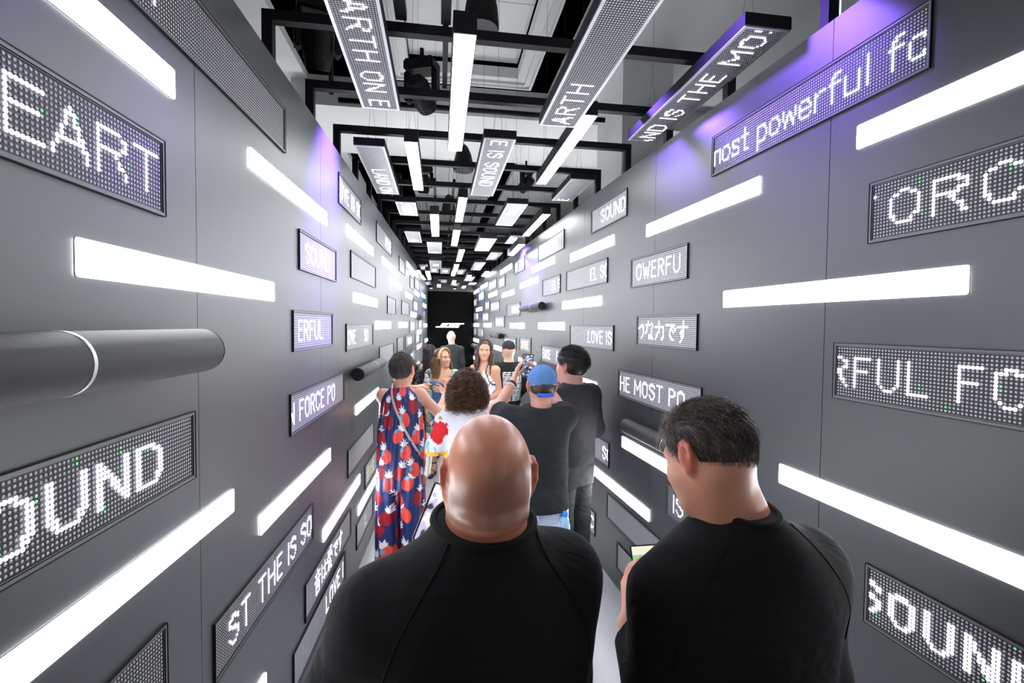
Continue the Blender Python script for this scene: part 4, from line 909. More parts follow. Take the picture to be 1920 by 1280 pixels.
for sg in (-1, 1):
    seam(sw, [(0.006+sg*0.07, -0.08, 1.412), (sg*0.15, -0.12, 1.335), (sg*0.205, -0.13, 1.24), (sg*0.23, -0.12, 1.15)], 0.0018, BLACK_KNIT, 'raglan_seam', p)
t = Vol((-0.3, -0.25, 0.03), (0.3, 0.25, 0.98), 0.009); t.add(stack([(0.76, 0, 0, 0.18, 0.14), (0.88, 0, 0, 0.185, 0.145), (0.95, 0, 0, 0.18, 0.14)]))
for q in (-1, 1): t.add(limb([(q*0.095, 0, 0.86), (q*0.10, 0, 0.47), (q*0.10, -0.02, 0.09)], [0.105, 0.082, 0.07], 0.05, cut=((0, 0, 0.06), (0, 0, -1))))
t.mesh('trousers', BLACK_TROUSER, p)
m2 = Matrix.Translation((0.525, 1.13, 1.195)) @ Matrix(np.c_[np.r_[rotz(-0.55)@rotx(-0.75)@roty(-0.25), [[0, 0, 0]]], [0, 0, 0, 1]].tolist())
phone(m2, screen_app, 'phone in a pale blue case in the left hand of the greying man', 0.074, 0.150)
# ------------------------------------------------------------------ 3 the man in the blue cap, filming
p = person('man in a blue backwards cap and charcoal t-shirt holding a phone up', 0.575, 2.75, 0.05)
H3 = Head((0.022, 0.02, 1.470), yaw=-0.02, pitch=0.05, sc=0.97)
v = Vol((-0.45, -0.30, 0.0), (0.45, 0.62, 1.65), 0.006)
v.add(stack(torso_rows(1.53, 0.145, 0.14, 0.145, 0.10)))
armL = [(-0.165, 0.02, 1.275), (-0.215, 0.20, 1.295), (-0.070, 0.385, 1.455)]; armR = [(0.165, 0.02, 1.285), (0.205, 0.20, 1.28), (0.135, 0.395, 1.45)]
for q, a in ((-1, armL), (1, armR)):
    v.add(cone((0, -0.01, 1.25), v3(a[0])*[0.9, 1, 1], 0.04, 0.048, 0.05)); v.add(limb(a, [0.050, 0.045, 0.029], 0.03))
hand(v, armL[2], (0.32, 0.12, 0.93), (1, -0.1, -0.25), 1, 0.28); hand(v, armR[2], (-0.45, 0.12, 0.85), (-1, -0.1, -0.3), -1, 0.28)
legs_prims(v, 1.56, 0.085, r=(0.076, 0.055, 0.04))
H3.into(v); N0 = H3.P((0, -0.025, -0.05)); v.add(cone(N0, (0.01, -0.02, 1.29), 0.056, 0.060, 0.03)); v.add(cone(H3.P((0, 0.01, -0.05)), (0.01, 0.0, 1.28), 0.05, 0.055, 0.03))
v.mesh('body', SKIN('cap_man'), p, skin_color((0.60, 0.30, 0.225), H3, brow=(0.06, 0.04, 0.03)))
hl3 = lambda q: (q[:, 2] > -0.100+0.95*np.maximum(q[:, 1]+0.05, 0)) & (q[:, 2] < -0.040) & (q[:, 1] < 0.02)
cap_volume(H3, (-0.11, -0.14, 1.36), (0.15, 0.15, 1.60), 0.005, 0.004, [((0, -0.05, -0.100), (0, 0.70, -0.70)), ((0, 0.0, -0.010), (0, 0.3, 0.95))], 'hair', HAIR('man'), p, faded(H3, (0.035, 0.026, 0.020), (0.14, 0.085, 0.065), -0.10, -0.05))
pa, q, nr = scalp_paths(H3, 2200, hl3, lambda q: 0.014+0*q[:, 0], lambda q: np.stack([0*q[:, 0], -0.2+0*q[:, 0], -1+0*q[:, 0]], 1), 5, lift=0.3, jitter=0.25, off=0.004)
strands('hair_strands', pa, 0.0009, HAIR('man'), p, color=hcol(q, 5, (0.03, 0.022, 0.017), (0.20, 0.16, 0.12), 0.2))
BLUE = mat('blue_cotton', (0.075, 0.185, 0.42), 0.85, bump=0.15, bscale=700); BLUE2 = mat('bright_blue_strap', (0.02, 0.12, 0.60), 0.6); GREYT = mat('grey_thread', (0.35, 0.4, 0.5), 0.7)
c = Vol((-0.14, -0.16, 1.36), (0.18, 0.20, 1.62), 0.0045)
c.add(ell(H3.P((0, -0.016, 0.030)), np.array((0.0885, 0.106, 0.098))*H3.s, H3.R, 0.01)); c.add(ell(H3.P((0, -0.016, 0.030)), np.array((0.0775, 0.0955, 0.0865))*H3.s, H3.R, 0.004), 's')
c.add((lambda X, Y, Z: -(Z-1.440)-0.16*(Y-0.02)+0*X, (-0.2, -0.2, 1.3), (0.2, 0.2, 1.7), 0), 'i')
hx = H3.P((0, -0.115, -0.026)); c.add(ell(hx, (0.036, 0.06, 0.027), None, 0.003), 's')
c.mesh('cap_crown', BLUE, p)
mb = MB(); cc = H3.P((0, -0.016, 0.030)); mb.lathe([(0.0005, 0.0), (0.007, 0.001), (0.008, -0.004)], 12, c=(cc[0], cc[1], cc[2]+0.099*H3.s)); mb.build('cap_button', BLUE, p, smooth=True)
def capring(a0, a1, zl, rr, m, nm, wv=0.011, n=16):
    mb = MB()
    A = [(cc[0]+0.0905*H3.s*rr*math.sin(a), cc[1]-0.108*H3.s*rr*math.cos(a), zl(a)) for a in np.linspace(a0, a1, n)]
    vs = [(x, y, z-wv) for x, y, z in A]+[(x, y, z+wv) for x, y, z in A]+[(x*0.985+cc[0]*0.015, y*0.985+cc[1]*0.015, z-wv) for x, y, z in A]+[(x*0.985+cc[0]*0.015, y*0.985+cc[1]*0.015, z+wv) for x, y, z in A]
    fs = []
    for i in range(n-1): fs += [(i, i+1, n+i+1, n+i), (2*n+i+1, 2*n+i, 3*n+i, 3*n+i+1), (n+i, n+i+1, 3*n+i+1, 3*n+i), (i+1, i, 2*n+i, 2*n+i+1)]
    mb.add(vs, fs); return mb.build(nm, m, p, smooth=True)
capring(-0.62, 0.62, lambda a: 1.426, 0.99, BLUE2, 'cap_strap')
for k in range(6):
    a = k*PI/3+PI/6; pts = []
    for e in np.linspace(0.15, 1.45, 10): pts.append((cc[0]+0.089*H3.s*math.cos(e)*math.sin(a), cc[1]-0.1065*H3.s*math.cos(e)*math.cos(a), cc[2]+0.0985*H3.s*math.sin(e)))
    mb = MB(); mb.tube(pts, 0.0012, 5); mb.build('cap_seam', BLUE, p, smooth=True)
for a in (-0.35, 0.38):
    e = 0.75; mb = MB(); mb.lathe([(0.0005, 0), (0.003, 0), (0.003, 0.002)], 8, c=(cc[0]+0.0895*H3.s*math.cos(e)*math.sin(a), cc[1]-0.1075*H3.s*math.cos(e)*math.cos(a), cc[2]+0.0985*H3.s*math.sin(e))); mb.build('eyelet', GREYT, p)
b = Vol((-0.15, 0.05, 1.42), (0.20, 0.26, 1.58), 0.005); b.add(ell(H3.P((0, 0.10, 0.045)), (0.078, 0.075, 0.010), None, 0.01)); b.mesh('cap_brim', BLUE, p)
s = Vol((-0.40, -0.26, 0.70), (0.42, 0.36, 1.42), 0.006); ft = folds(0.0065, 21)
s.add(stack([(0.765, 0, -0.012, 0.186, 0.162), (0.84, 0, -0.008, 0.182, 0.152), (0.90, 0, 0, 0.176, 0.140), (1.05, 0.004, -0.002, 0.180, 0.138), (1.18, 0.006, -0.008, 0.188, 0.132), (1.25, 0.005, -0.01, 0.182, 0.115), (1.300, 0.005, -0.012, 0.150, 0.100), (1.335, 0.008, -0.015, 0.105, 0.088), (1.375, 0.01, -0.016, 0.076, 0.078)], fold=ft, p=2.2))
for q, a in ((-1, armL), (1, armR)):
    a0, a1 = v3(a[0]), v3(a[1]); m_ = a0+(a1-a0)*0.80
    s.add(cone((q*0.06, -0.01, 1.275), a0, 0.05, 0.070, 0.06)); s.add(limb([a0, m_], [0.072, 0.070], 0.05, cut=(m_-(a1-a0)*0.05, a1-a0)))
s.add((lambda X, Y, Z: Z-1.352-0.08*(Y+0.01)+0*X, (-0.2, -0.2, 1.29), (0.2, 0.2, 1.42), 0), 'i')
s.mesh('t_shirt', BLACK_TEE, p)
DEN = mat('pale_denim', (0.52, 0.60, 0.78), 0.8, noise=0.08, nscale=40, bump=0.2, bscale=500)
t = Vol((-0.3, -0.25, 0.03), (0.3, 0.25, 0.86), 0.007); t.add(stack([(0.66, 0, 0, 0.168, 0.132), (0.76, 0, 0, 0.166, 0.130), (0.83, 0, 0, 0.158, 0.122)]))
for q in (-1, 1): t.add(limb([(q*0.085, 0, 0.76), (q*0.092, 0, 0.44), (q*0.095, -0.02, 0.08)], [0.098, 0.076, 0.062], 0.04, cut=((0, 0, 0.05), (0, 0, -1))))
t.add(ell((0.07, -0.072, 0.72), (0.075, 0.058, 0.085), None, 0.06)); t.add(ell((-0.07, -0.072, 0.72), (0.075, 0.058, 0.085), None, 0.06)); t.add(ell((0.115, -0.130, 0.675), (0.045, 0.042, 0.055), None, 0.02))
t.mesh('jeans', DEN, p)
for sg in (-1,):
    mb = MB(); a = [(sg*0.03, 0.76), (sg*0.125, 0.765), (sg*0.128, 0.68), (sg*0.078, 0.64), (sg*0.032, 0.675)]
    mb.add([(x, -0.156 if abs(x) < 0.1 else -0.128, z) for x, z in a]+[(x, -0.135 if abs(x) < 0.1 else -0.105, z) for x, z in a], [(0, 1, 2, 3, 4)]+[(i, 5+i, 5+(i+1) % 5, (i+1) % 5) for i in range(5)]); mb.build('back_pocket', DEN, p)
wb = mat('wristband_black', (0.02, 0.02, 0.02), 0.5)
def band(p, a, b, t0, r, w, m, nm='wristband'):
    a, b = v3(a), v3(b); d = (b-a)/np.linalg.norm(b-a); c = a+(b-a)*t0; u = np.cross(d, (0.3, 0.2, 1)); u /= np.linalg.norm(u); w2 = np.cross(d, u); mb = MB(); n = 24
    vs = []
    for rr, ww in ((r, -w), (r+0.002, -w*0.8), (r+0.002, w*0.8), (r, w)):
        for k in range(n): q = 2*PI*k/n; vs.append(c+d*ww+(u*math.cos(q)+w2*math.sin(q))*rr)
    mb.add(vs, [(i*n+k, i*n+(k+1) % n, (i+1)*n+(k+1) % n, (i+1)*n+k) for i in range(3) for k in range(n)]); return mb.build(nm, m, p, smooth=True)
band(p, armL[1], armL[2], 0.86, 0.034, 0.009, wb); band(p, armL[1], armL[2], 0.77, 0.036, 0.004, mat('white_rubber', (0.8, 0.8, 0.8), 0.5))
phone(Matrix.Translation((0.592, 3.20, 1.548)) @ Matrix.Rotation(0.03, 4, 'Y'), screen_corridor, 'phone held up by the blue-capped man, showing the corridor', 0.078, 0.158)
bt = empty('water_bottle', loc=(0.697, 2.608, 0.645)); bt.rotation_euler = (0, 0.08, 0); tag(bt, 'small blue-capped water bottle in the back pocket of pale jeans', 'bottle')
mb = MB(); mb.lathe([(0.0005, 0.0), (0.026, 0.0), (0.028, 0.01), (0.028, 0.07), (0.024, 0.09), (0.012, 0.105), (0.012, 0.112)], 20); mb.build('bottle_body', mat('blue_plastic', (0.35, 0.6, 0.85), 0.15), bt, smooth=True)
mb = MB(); mb.lathe([(0.0165, 0.100), (0.017, 0.104), (0.017, 0.122), (0.014, 0.127), (0.0005, 0.128)], 20); mb.build('bottle_cap', mat('blue_cap', (0.02, 0.25, 0.85), 0.4), bt, smooth=True)
# ------------------------------------------------------------------ 4 the man in the loose black sweater
p = person('dark-haired man in loose black sweater and jeans standing by the right wall', 0.912, 3.20, 0.55)
H4 = Head((0.0, 0.03, 1.545), yaw=0.15, pitch=0.0, sc=1.0)
v = Vol((-0.42, -0.28, 0.0), (0.42, 0.40, 1.70), 0.0065)
v.add(stack(torso_rows(1.61, 0.15, 0.14, 0.145, 0.10)))
armL = [(-0.18, 0, 1.34), (-0.195, 0.06, 1.08), (0.03, 0.17, 1.06)]; armR = [(0.18, 0, 1.34), (0.215, -0.02, 1.09), (0.12, 0.18, 1.00)]
for q, a in ((-1, armL), (1, armR)): v.add(cone((0, -0.01, 1.33), v3(a[0])*[0.9, 1, 0.98], 0.04, 0.046, 0.05)); v.add(limb(a, [0.046, 0.042, 0.029], 0.03))
hand(v, armL[2], (0.9, 0.3, 0), (0, -1, 0), 1, 0.5, sc=0.9); hand(v, armR[2], (-0.4, 0.8, -0.3), (-0.6, -0.5, 0), -1, 0.5)
legs_prims(v, 1.62, 0.085, r=(0.080, 0.058, 0.04))
H4.into(v); N0 = H4.P((0, -0.025, -0.05)); v.add(cone(N0, (0, -0.02, 1.38), 0.055, 0.062, 0.04)); v.add(cone(H4.P((0, 0.01, -0.05)), (0, 0.0, 1.37), 0.05, 0.058, 0.04))
v.mesh('body', SKIN('dark_man'), p, skin_color((0.60, 0.33, 0.27), H4, brow=(0.02, 0.015, 0.012)))
cap_volume(H4, (-0.14, -0.17, 1.40), (0.14, 0.20, 1.72), 0.005, 0.014, [((0, -0.055, -0.062), (0, 0.66, -0.75)), ((0, 0.055, 0.02), (0, 0.78, -0.62))], 'hair', HAIR('man'), p, lambda V: np.tile((0.010, 0.008, 0.008), (len(V), 1)))
hl4 = lambda q: (q[:, 2] > -0.065+0.95*np.maximum(q[:, 1]+0.055, 0)) & (q[:, 2] > 0.0+0.9*(q[:, 1]-0.045))
pa, q, nr = scalp_paths(H4, 3500, hl4, lambda q: 0.05+0.02*(q[:, 2] > 0.04), lambda q: np.stack([0.1*q[:, 0], -0.9+0*q[:, 0], np.where(q[:, 2] > 0.06, -0.1, -0.5)], 1), 6, lift=0.32, jitter=0.18, off=0.008)
strands('hair_strands', pa, 0.0011, HAIR('man'), p, color=hcol(q, 6, (0.009, 0.007, 0.007), (0.06, 0.045, 0.045), 0.15, False))
s = Vol((-0.42, -0.26, 0.70), (0.42, 0.30, 1.48), 0.0065)
s.add(stack([(0.885, 0, 0, 0.165, 0.125), (0.94, 0, 0, 0.178, 0.140), (1.08, 0, 0, 0.182, 0.140), (1.22, 0, -0.005, 0.188, 0.132), (1.32, 0, -0.008, 0.188, 0.112), (1.375, 0, -0.012, 0.145, 0.096), (1.415, 0, -0.015, 0.095, 0.084), (1.46, 0, -0.016, 0.070, 0.074)], fold=folds(0.007, 31), p=2.2))
for q, a in ((-1, armL), (1, armR)):
    s.add(cone((q*0.06, -0.01, 1.365), a[0], 0.045, 0.066, 0.06)); s.add(limb([a[0], a[1], a[2]], [0.070, 0.064, 0.044], 0.04, cut=(v3(a[2])+(v3(a[1])-v3(a[2]))*0.12, v3(a[2])-v3(a[1]))))
s.add((lambda X, Y, Z: Z-1.430-0.08*(Y+0.01)+0*X, (-0.2, -0.2, 1.38), (0.2, 0.2, 1.48), 0), 'i')
s.mesh('sweater', mat('black_cotton', (0.014, 0.014, 0.016), 0.85, bump=0.12, bscale=600), p)
t = Vol((-0.3, -0.25, 0.03), (0.3, 0.25, 0.97), 0.007); t.add(stack([(0.74, 0, 0, 0.155, 0.125), (0.86, 0, 0, 0.155, 0.125), (0.94, 0, 0, 0.150, 0.118)], fold=folds(0.004, 5)))
for q in (-1, 1): t.add(limb([(q*0.082, 0, 0.84), (q*0.09, 0, 0.47), (q*0.092, -0.02, 0.09)], [0.092, 0.072, 0.058], 0.04, cut=((0, 0, 0.06), (0, 0, -1))))
t.mesh('jeans', mat('black_denim', (0.020, 0.022, 0.022), 0.8, noise=0.3, nscale=14, bump=0.15, bscale=500), p)
def sleeveless_body(v, H, arms, sh=0.145, waist=0.125, hip=0.16, d=0.095, ar=(0.042, 0.036, 0.026), hipx=0.085, legs=None, lr=(0.080, 0.052, 0.036), z=0.815, top=1.0):
    v.add(stack(torso_rows(H*top, sh, waist, hip, d)))
    for q in (-1, 1):
        a = arms[q]; v.add(cone((0, -0.008, H*top*0.805), a[0], 0.045, ar[0]*1.08, 0.05)); v.add(limb(a, ar, 0.03))
    legs_prims(v, H, hipx, legs, lr)
# ------------------------------------------------------------------ 5 the woman in the pineapple jumpsuit
p = person('short-haired woman in a navy jumpsuit printed with red pineapples, white bag strap', -0.272, 3.50, -0.10)
HE = Head((0.012, 0.012, 1.502), yaw=-0.30, pitch=0.02, sc=0.93, fem=True)
v = Vol((-0.34, -0.24, 0.0), (0.46, 0.52, 1.66), 0.006)
arms = {-1: [(-0.126, 0, 1.312), (-0.150, 0.19, 1.15), (0.035, 0.30, 1.325)], 1: [(0.132, 0.01, 1.315), (0.262, 0.075, 1.175), (0.300, 0.265, 1.275)]}
sleeveless_body(v, 1.62, arms, sh=0.135, hip=0.14, top=0.985)
hand(v, arms[-1][2], (0.95, 0.15, 0.18), (0.1, 0.2, -1), 1, 0.75, sc=0.95, point=True); hand(v, arms[1][2], (-0.05, 0.55, 0.80), (-0.9, -0.2, 0.1), -1, 0.45, sc=0.95)
HE.into(v); v.add(cone(HE.P((0, -0.02, -0.05)), (0.0, -0.012, 1.34), 0.045, 0.050, 0.05)); v.add(cone(HE.P((0, 0.015, -0.06)), (0.0, 0.0, 1.33), 0.040, 0.046, 0.04))
v.mesh('body', SKIN('jumpsuit_woman'), p, skin_color((0.62, 0.32, 0.22), HE, brow=(0.05, 0.035, 0.03)))
cap_volume(HE, (-0.13, -0.16, 1.36), (0.15, 0.16, 1.68), 0.005, 0.008, [((0, -0.060, -0.072), (0, 0.72, -0.70)), ((0, 0.045, 0.02), (0, 0.78, -0.62))], 'hair', HAIR('man'), p, faded(HE, (0.028, 0.022, 0.019), (0.16, 0.115, 0.09), -0.10, -0.03))
hl5 = lambda q: (q[:, 2] > -0.078+0.95*np.maximum(q[:, 1]+0.055, 0)) & (q[:, 2] > 0.0+0.9*(q[:, 1]-0.04))
pa, q, nr = scalp_paths(HE, 3500, hl5, lambda q: np.clip(0.016+0.3*(q[:, 2]+0.06), 0.012, 0.045), lambda q: np.stack([0.1*np.sign(q[:, 0]), -0.4+0*q[:, 0], np.where(q[:, 2] > 0.08, 0.0, -0.8)], 1), 15, lift=0.38, jitter=0.35, off=0.005)
strands('hair_strands', pa, 0.0011, HAIR('man'), p, color=hcol(q, 15, (0.025, 0.019, 0.016), (0.22, 0.19, 0.17), 0.28))
def leaf(u, w, a, ln, wd):
    x = u*math.cos(a)+w*math.sin(a); y = -u*math.sin(a)+w*math.cos(a)
    return (y > -0.004) & (y < ln) & (np.abs(x-0.12*y*np.sin(a*2)) < wd*np.sin(np.clip(y/ln, 0, 1)**0.6*PI)+0.0015)
def pineapples(V):
    c = np.tile((0.012, 0.028, 0.125), (len(V), 1)); ang = np.arctan2(V[:, 0], -V[:, 1])
    u = ang*0.175; w = V[:, 2]
    r = np.random.RandomState(12); items = []
    for j in range(13):
        for i in range(-4, 5):
            items.append((i*0.158+(0.079 if j % 2 else 0)+r.uniform(-.022, .022), 0.14+j*0.112+r.uniform(-.022, .022), r.uniform(-.6, .6), r.rand()))
    for layer in (0, 1):
        for (cx, cz, a, t) in items:
            if (t < 0.45) != (layer == 0): continue
            du, dw = u-cx, w-cz; m = (np.abs(du) < 0.13) & (np.abs(dw) < 0.15)
            if not m.any(): continue
            x = du*math.cos(a)-dw*math.sin(a); y = du*math.sin(a)+dw*math.cos(a)
            body = m & ((x/0.044)**2+(y/0.054)**2 < 1)
            c[body] = (0.30, 0.008, 0.018) if layer == 0 else (0.78, 0.075, 0.055)
            if layer: c[body & (x < -0.014) & (y > 0.012)] = (0.12, 0.42, 0.62)
            for k, (la, ln, wd) in enumerate(((-1.2, .040, .0065), (-0.6, .050, .007), (0.0, .058, .007), (0.65, .048, .007), (1.2, .038, .0065))):
                c[m & leaf(x, y-0.048, la, ln, wd)] = (0.80, 0.80, 0.84)
    return c
def pleat(X, Y, Z): return (0.006*np.sin(np.arctan2(X, -Y)*17+2.2*np.sin(Z*3.0))*np.clip((1.40-Z)*3, 0.15, 1)).astype(F32)
s = Vol((-0.30, -0.26, 0.05), (0.30, 0.26, 1.46), 0.005)
s.add(stack([(0.66, 0, 0, 0.168, 0.142), (0.85, 0, 0, 0.168, 0.145), (1.05, 0, -0.004, 0.162, 0.136), (1.18, 0, -0.006, 0.153, 0.125), (1.27, 0, -0.008, 0.146, 0.106), (1.325, 0, -0.01, 0.128, 0.088), (1.36, 0, -0.012, 0.080, 0.070), (1.40, 0, -0.014, 0.056, 0.058)], fold=pleat))
for q in (-1, 1):
    rows = [(0.085, q*0.092, 0, 0.084, 0.135), (0.35, q*0.090, 0, 0.086, 0.138), (0.60, q*0.086, 0, 0.086, 0.138), (0.74, q*0.078, 0, 0.082, 0.134), (0.92, q*0.06, 0, 0.07, 0.10)]
    s.add(stack(rows, k=0.02, fold=lambda X, Y, Z, q=q: (0.006*np.sin(np.arctan2(X-q*0.095, -Y)*11+1.5*np.sin(Z*4+q))).astype(F32)))
s.add((lambda X, Y, Z: Z-1.382-0.1*Y+0*X, (-0.2, -0.2, 1.34), (0.2, 0.2, 1.46), 0), 'i')
for q in (-1, 1): s.add(ell((q*0.198, 0.03, 1.270), (0.046, 0.085, 0.078), None, 0.02), 's')
js = s.mesh('jumpsuit', attr_mat('printed_satin', 0.45, 0.4), p, pineapples)
WHITE_L = mat('white_leather', (0.75, 0.75, 0.74), 0.5)
nape(HE, 35, 2600, p, lambda q: hcol(q, 35, (0.035, 0.028, 0.023), (0.25, 0.21, 0.18), 0.35, False), ln=0.018, t=0.008)
pts = wrap(js, [(-0.05, -0.06, 1.365), (-0.045, -0.10, 1.30), (0.02, -0.145, 1.16), (0.10, -0.13, 1.00), (0.165, -0.08, 0.90)], 30, 0.004)
pts = np.array([list(a) for a in pts])
for _ in range(12): pts[1:-1] = 0.5*pts[1:-1]+0.25*(pts[:-2]+pts[2:])
mb = MB()
for off_, m_ in ((0, 0), (0.0045, 1), (-0.0045, 1)):
    mb.tube([(a[0]+off_*0.8, a[1]-0.001*m_, a[2]+off_*0.6) for a in pts], 0.0042 if not m_ else 0.0022, 6, mi=0 if m_ else 1)
mb.build('bag_strap', [WHITE_L, mat('taupe_stripe', (0.25, 0.22, 0.2), 0.6)], p, smooth=True)
mb = MB(); mb.box(-0.012, 0.022, -0.09, 0.05, -0.11, 0.06); o = bevel_obj(mb.build('shoulder_bag', WHITE_L, p), 0.012, 3); o.location = (0.200, -0.015, 0.86); o.rotation_euler = (0, 0.12, 0)
mb = MB(); mb.tube([(-0.05, -0.072, 1.372), (-0.05, -0.05, 1.40), (-0.046, 0.0, 1.395)], 0.006, 8); mb.build('strap_loop', WHITE_L, p, smooth=True)
band(p, arms[1][1], arms[1][2], 0.84, 0.030, 0.011, mat('white_bracelet', (0.85, 0.85, 0.83), 0.4), 'bracelet'); band(p, arms[1][1], arms[1][2], 0.93, 0.0285, 0.003, mat('dark_watch', (0.03, 0.03, 0.03), 0.4), 'watch_strap')
for q in (-1, 1):
    mb = MB(); mb.box(-0.042, 0.042, -0.10, 0.15, 0.0, 0.028); o = bevel_obj(mb.build('sandal', mat('tan_leather', (0.3, 0.17, 0.09), 0.5), p), 0.01); o.location = (q*0.095, 0.02, 0.0)
# ------------------------------------------------------------------ 6 the curly-haired guest in white
p = person('guest with a dark curly bob in a white shirt with red bird print sleeves', 0.205, 3.30, 0.05)
HC = Head((-0.015, 0.03, 1.400), sc=0.98, pitch=-0.05, fem=True)
v = Vol((-0.34, -0.24, 0.0), (0.34, 0.36, 1.54), 0.007)
arms = {-1: [(-0.15, 0, 1.195), (-0.22, 0.04, 0.98), (-0.13, 0.20, 1.02)], 1: [(0.15, 0, 1.195), (0.22, 0.04, 0.98), (0.12, 0.22, 1.00)]}
sleeveless_body(v, 1.49, arms, sh=0.13, top=0.955)
hand(v, arms[-1][2], (0.6, 0.7, 0.2), (0.5, -0.5, 0), 1, 0.5, sc=0.92); hand(v, arms[1][2], (-0.6, 0.7, 0.2), (-0.5, -0.5, 0), -1, 0.5, sc=0.92)
HC.into(v); v.add(cone(HC.P((0, -0.02, -0.05)), (0, -0.012, 1.22), 0.048, 0.053, 0.05))
v.mesh('body', SKIN('curly_guest'), p, skin_color((0.45, 0.22, 0.14), HC, brow=(0.02, 0.015, 0.012)))
RED, LBL, YEL, NAV = (0.75, 0.02, 0.03), (0.25, 0.55, 0.85), (0.90, 0.55, 0.08), (0.05, 0.10, 0.35)
def phoenix(V):
    c = np.tile((0.82, 0.82, 0.86), (len(V), 1)); x = np.abs(V[:, 0]); z = V[:, 2]; n1 = fbm(V, 22, 2); n2 = fbm(V*[1, 1, 0.5], 50, 6); n3 = fbm(V*[1, 1, 0.4], 90, 9)
    on = x > 0.150
    w = (z-1.09)/0.085; u = (x-0.215)/0.055
    th = np.arctan2(w, u); bird = on & (u*u*0.8+w*w < (0.95+0.35*n2+0.35*n3+0.15*np.sin(th*3))**2); c[bird] = RED
    c[on & bird & (n3 > 0.62)] = (0.85, 0.75, 0.75)
    tail = on & (z < 1.03) & (z > 0.95) & (n2 > -0.05); c[tail] = LBL; c[tail & (n3 > 0.35)] = NAV
    y_ = on & (z < 0.965) & (n1 > -0.1); c[y_] = YEL; c[on & (z < 0.95) & (n3 > 0.45)] = RED
    fl = on & (z > 1.185) & (n2 > 0.45); c[fl] = (0.55, 0.25, 0.05); return c
s = Vol((-0.40, -0.26, 0.60), (0.40, 0.30, 1.30), 0.006)
s.add(stack([(0.72, 0, 0, 0.180, 0.140), (0.90, 0, 0, 0.172, 0.136), (1.05, 0, -0.004, 0.165, 0.128), (1.16, 0, -0.008, 0.158, 0.112), (1.215, 0, -0.01, 0.130, 0.095), (1.255, 0, -0.012, 0.088, 0.078), (1.285, 0, -0.012, 0.066, 0.066)], fold=folds(0.005, 8)))
for q in (-1, 1): s.add(limb([(q*0.10, -0.01, 1.185), (q*0.165, 0.0, 1.165), (q*0.225, 0.02, 0.985), (q*0.228, 0.03, 0.93)], [0.045, 0.058, 0.070, 0.074], 0.03, cut=((0, 0, 0.935), (0, 0, -1))))
for q in (-1, 1): s.add(cone((q*0.05, -0.01, 1.20), (q*0.165, 0.0, 1.165), 0.050, 0.064, 0.04))
s.mesh('shirt', attr_mat('printed_cotton', 0.8, 0.3), p, phoenix)
t = Vol((-0.28, -0.25, 0.03), (0.28, 0.25, 0.80), 0.009); t.add(stack([(0.62, 0, 0, 0.158, 0.125), (0.76, 0, 0, 0.155, 0.122)]))
for q in (-1, 1): t.add(limb([(q*0.085, 0, 0.70), (q*0.088, 0, 0.40), (q*0.09, -0.02, 0.08)], [0.092, 0.072, 0.062], 0.04, cut=((0, 0, 0.05), (0, 0, -1))))
t.mesh('trousers', mat('white_cotton', (0.78, 0.78, 0.80), 0.8), p)
def curls(head, n, R, cen, mask, seed, coil=0.010, S=26, turns=5, col0=(0.012, 0.008, 0.006), col1=(0.16, 0.07, 0.03), nm='hair', rr=0.0022, droop=0.10, inner=0.55, lenf=1.0):
    r = np.random.RandomState(seed); d = r.normal(size=(n*3, 3)); d /= np.linalg.norm(d, axis=1, keepdims=True); e = d*np.array(R); m = mask(d, e); d = d[m][:n]; e = e[m][:n]
    ln = r.uniform(0.85, 1.06, len(d))[:, None]*lenf; t = np.linspace(0, 1, S)
    a = np.array(cen)+e*inner; b = np.array(cen)+e*ln*(1+np.clip(-d[:, 2:3]*0.14, -0.02, 0.12)); b[:, 2] -= droop*r.uniform(0.5, 1.2, len(d))*(0.3+np.linalg.norm(d[:, :2], axis=1))
    c_ = (a+b)/2+d*0.02; P = (a[:, None]*(1-t[None, :, None])**2+2*c_[:, None]*(t*(1-t))[None, :, None]+b[:, None]*(t**2)[None, :, None])
    ax = b-a; ax /= np.maximum(np.linalg.norm(ax, axis=1, keepdims=True), 1e-6); u = np.cross(ax, [0.2, 0.5, 0.84]); u /= np.linalg.norm(u, axis=1, keepdims=True); w = np.cross(ax, u)
    ph = r.uniform(0, 6.28, len(d))[:, None]+t[None]*turns*2*PI*r.uniform(0.7, 1.2, len(d))[:, None]; am = coil*r.uniform(0.5, 1.2, len(d))[:, None]*np.clip(t*3, 0, 1)[None]
    P = P+u[:, None]*(np.cos(ph)*am)[:, :, None]+w[:, None]*(np.sin(ph)*am)[:, :, None]
    k = np.clip(r.uniform(0, 1, len(d))**2.5+np.clip(-d[:, 2]*0.35, 0, .4)+0.25*(np.abs(d[:, 0]) > 0.75), 0, 1)[:, None]
    P = head.P(P.reshape(-1, 3)).reshape(P.shape)
    return strands(nm, P, rr, HAIR('curly'), p, color=np.array(col0)*(1-k)+np.array(col1)*k)
bk = lambda d, e: (d[:, 1] < 0.35) | (d[:, 2] > 0.5)
vv = Vol((-0.20, -0.20, 1.20), (0.20, 0.25, 1.56), 0.008); vv.add(ell(HC.P((0, -0.025, 0.005)), (0.108, 0.100, 0.108), None, 0.02)); vv.add((lambda X, Y, Z: Y-0.09+0*X+0*Z, (-0.3, -0.3, 1.1), (0.3, 0.4, 1.6), 0), 'i')
vv.mesh('hair', HAIR('curly'), p, lambda V: np.tile((0.010, 0.007, 0.006), (len(V), 1)))
curls(HC, 4200, (0.152, 0.140, 0.150), (0, -0.025, 0.004), bk, 3, nm='curls', rr=0.0025, coil=0.014, droop=0.075, turns=3.5, col1=(0.24, 0.10, 0.04))
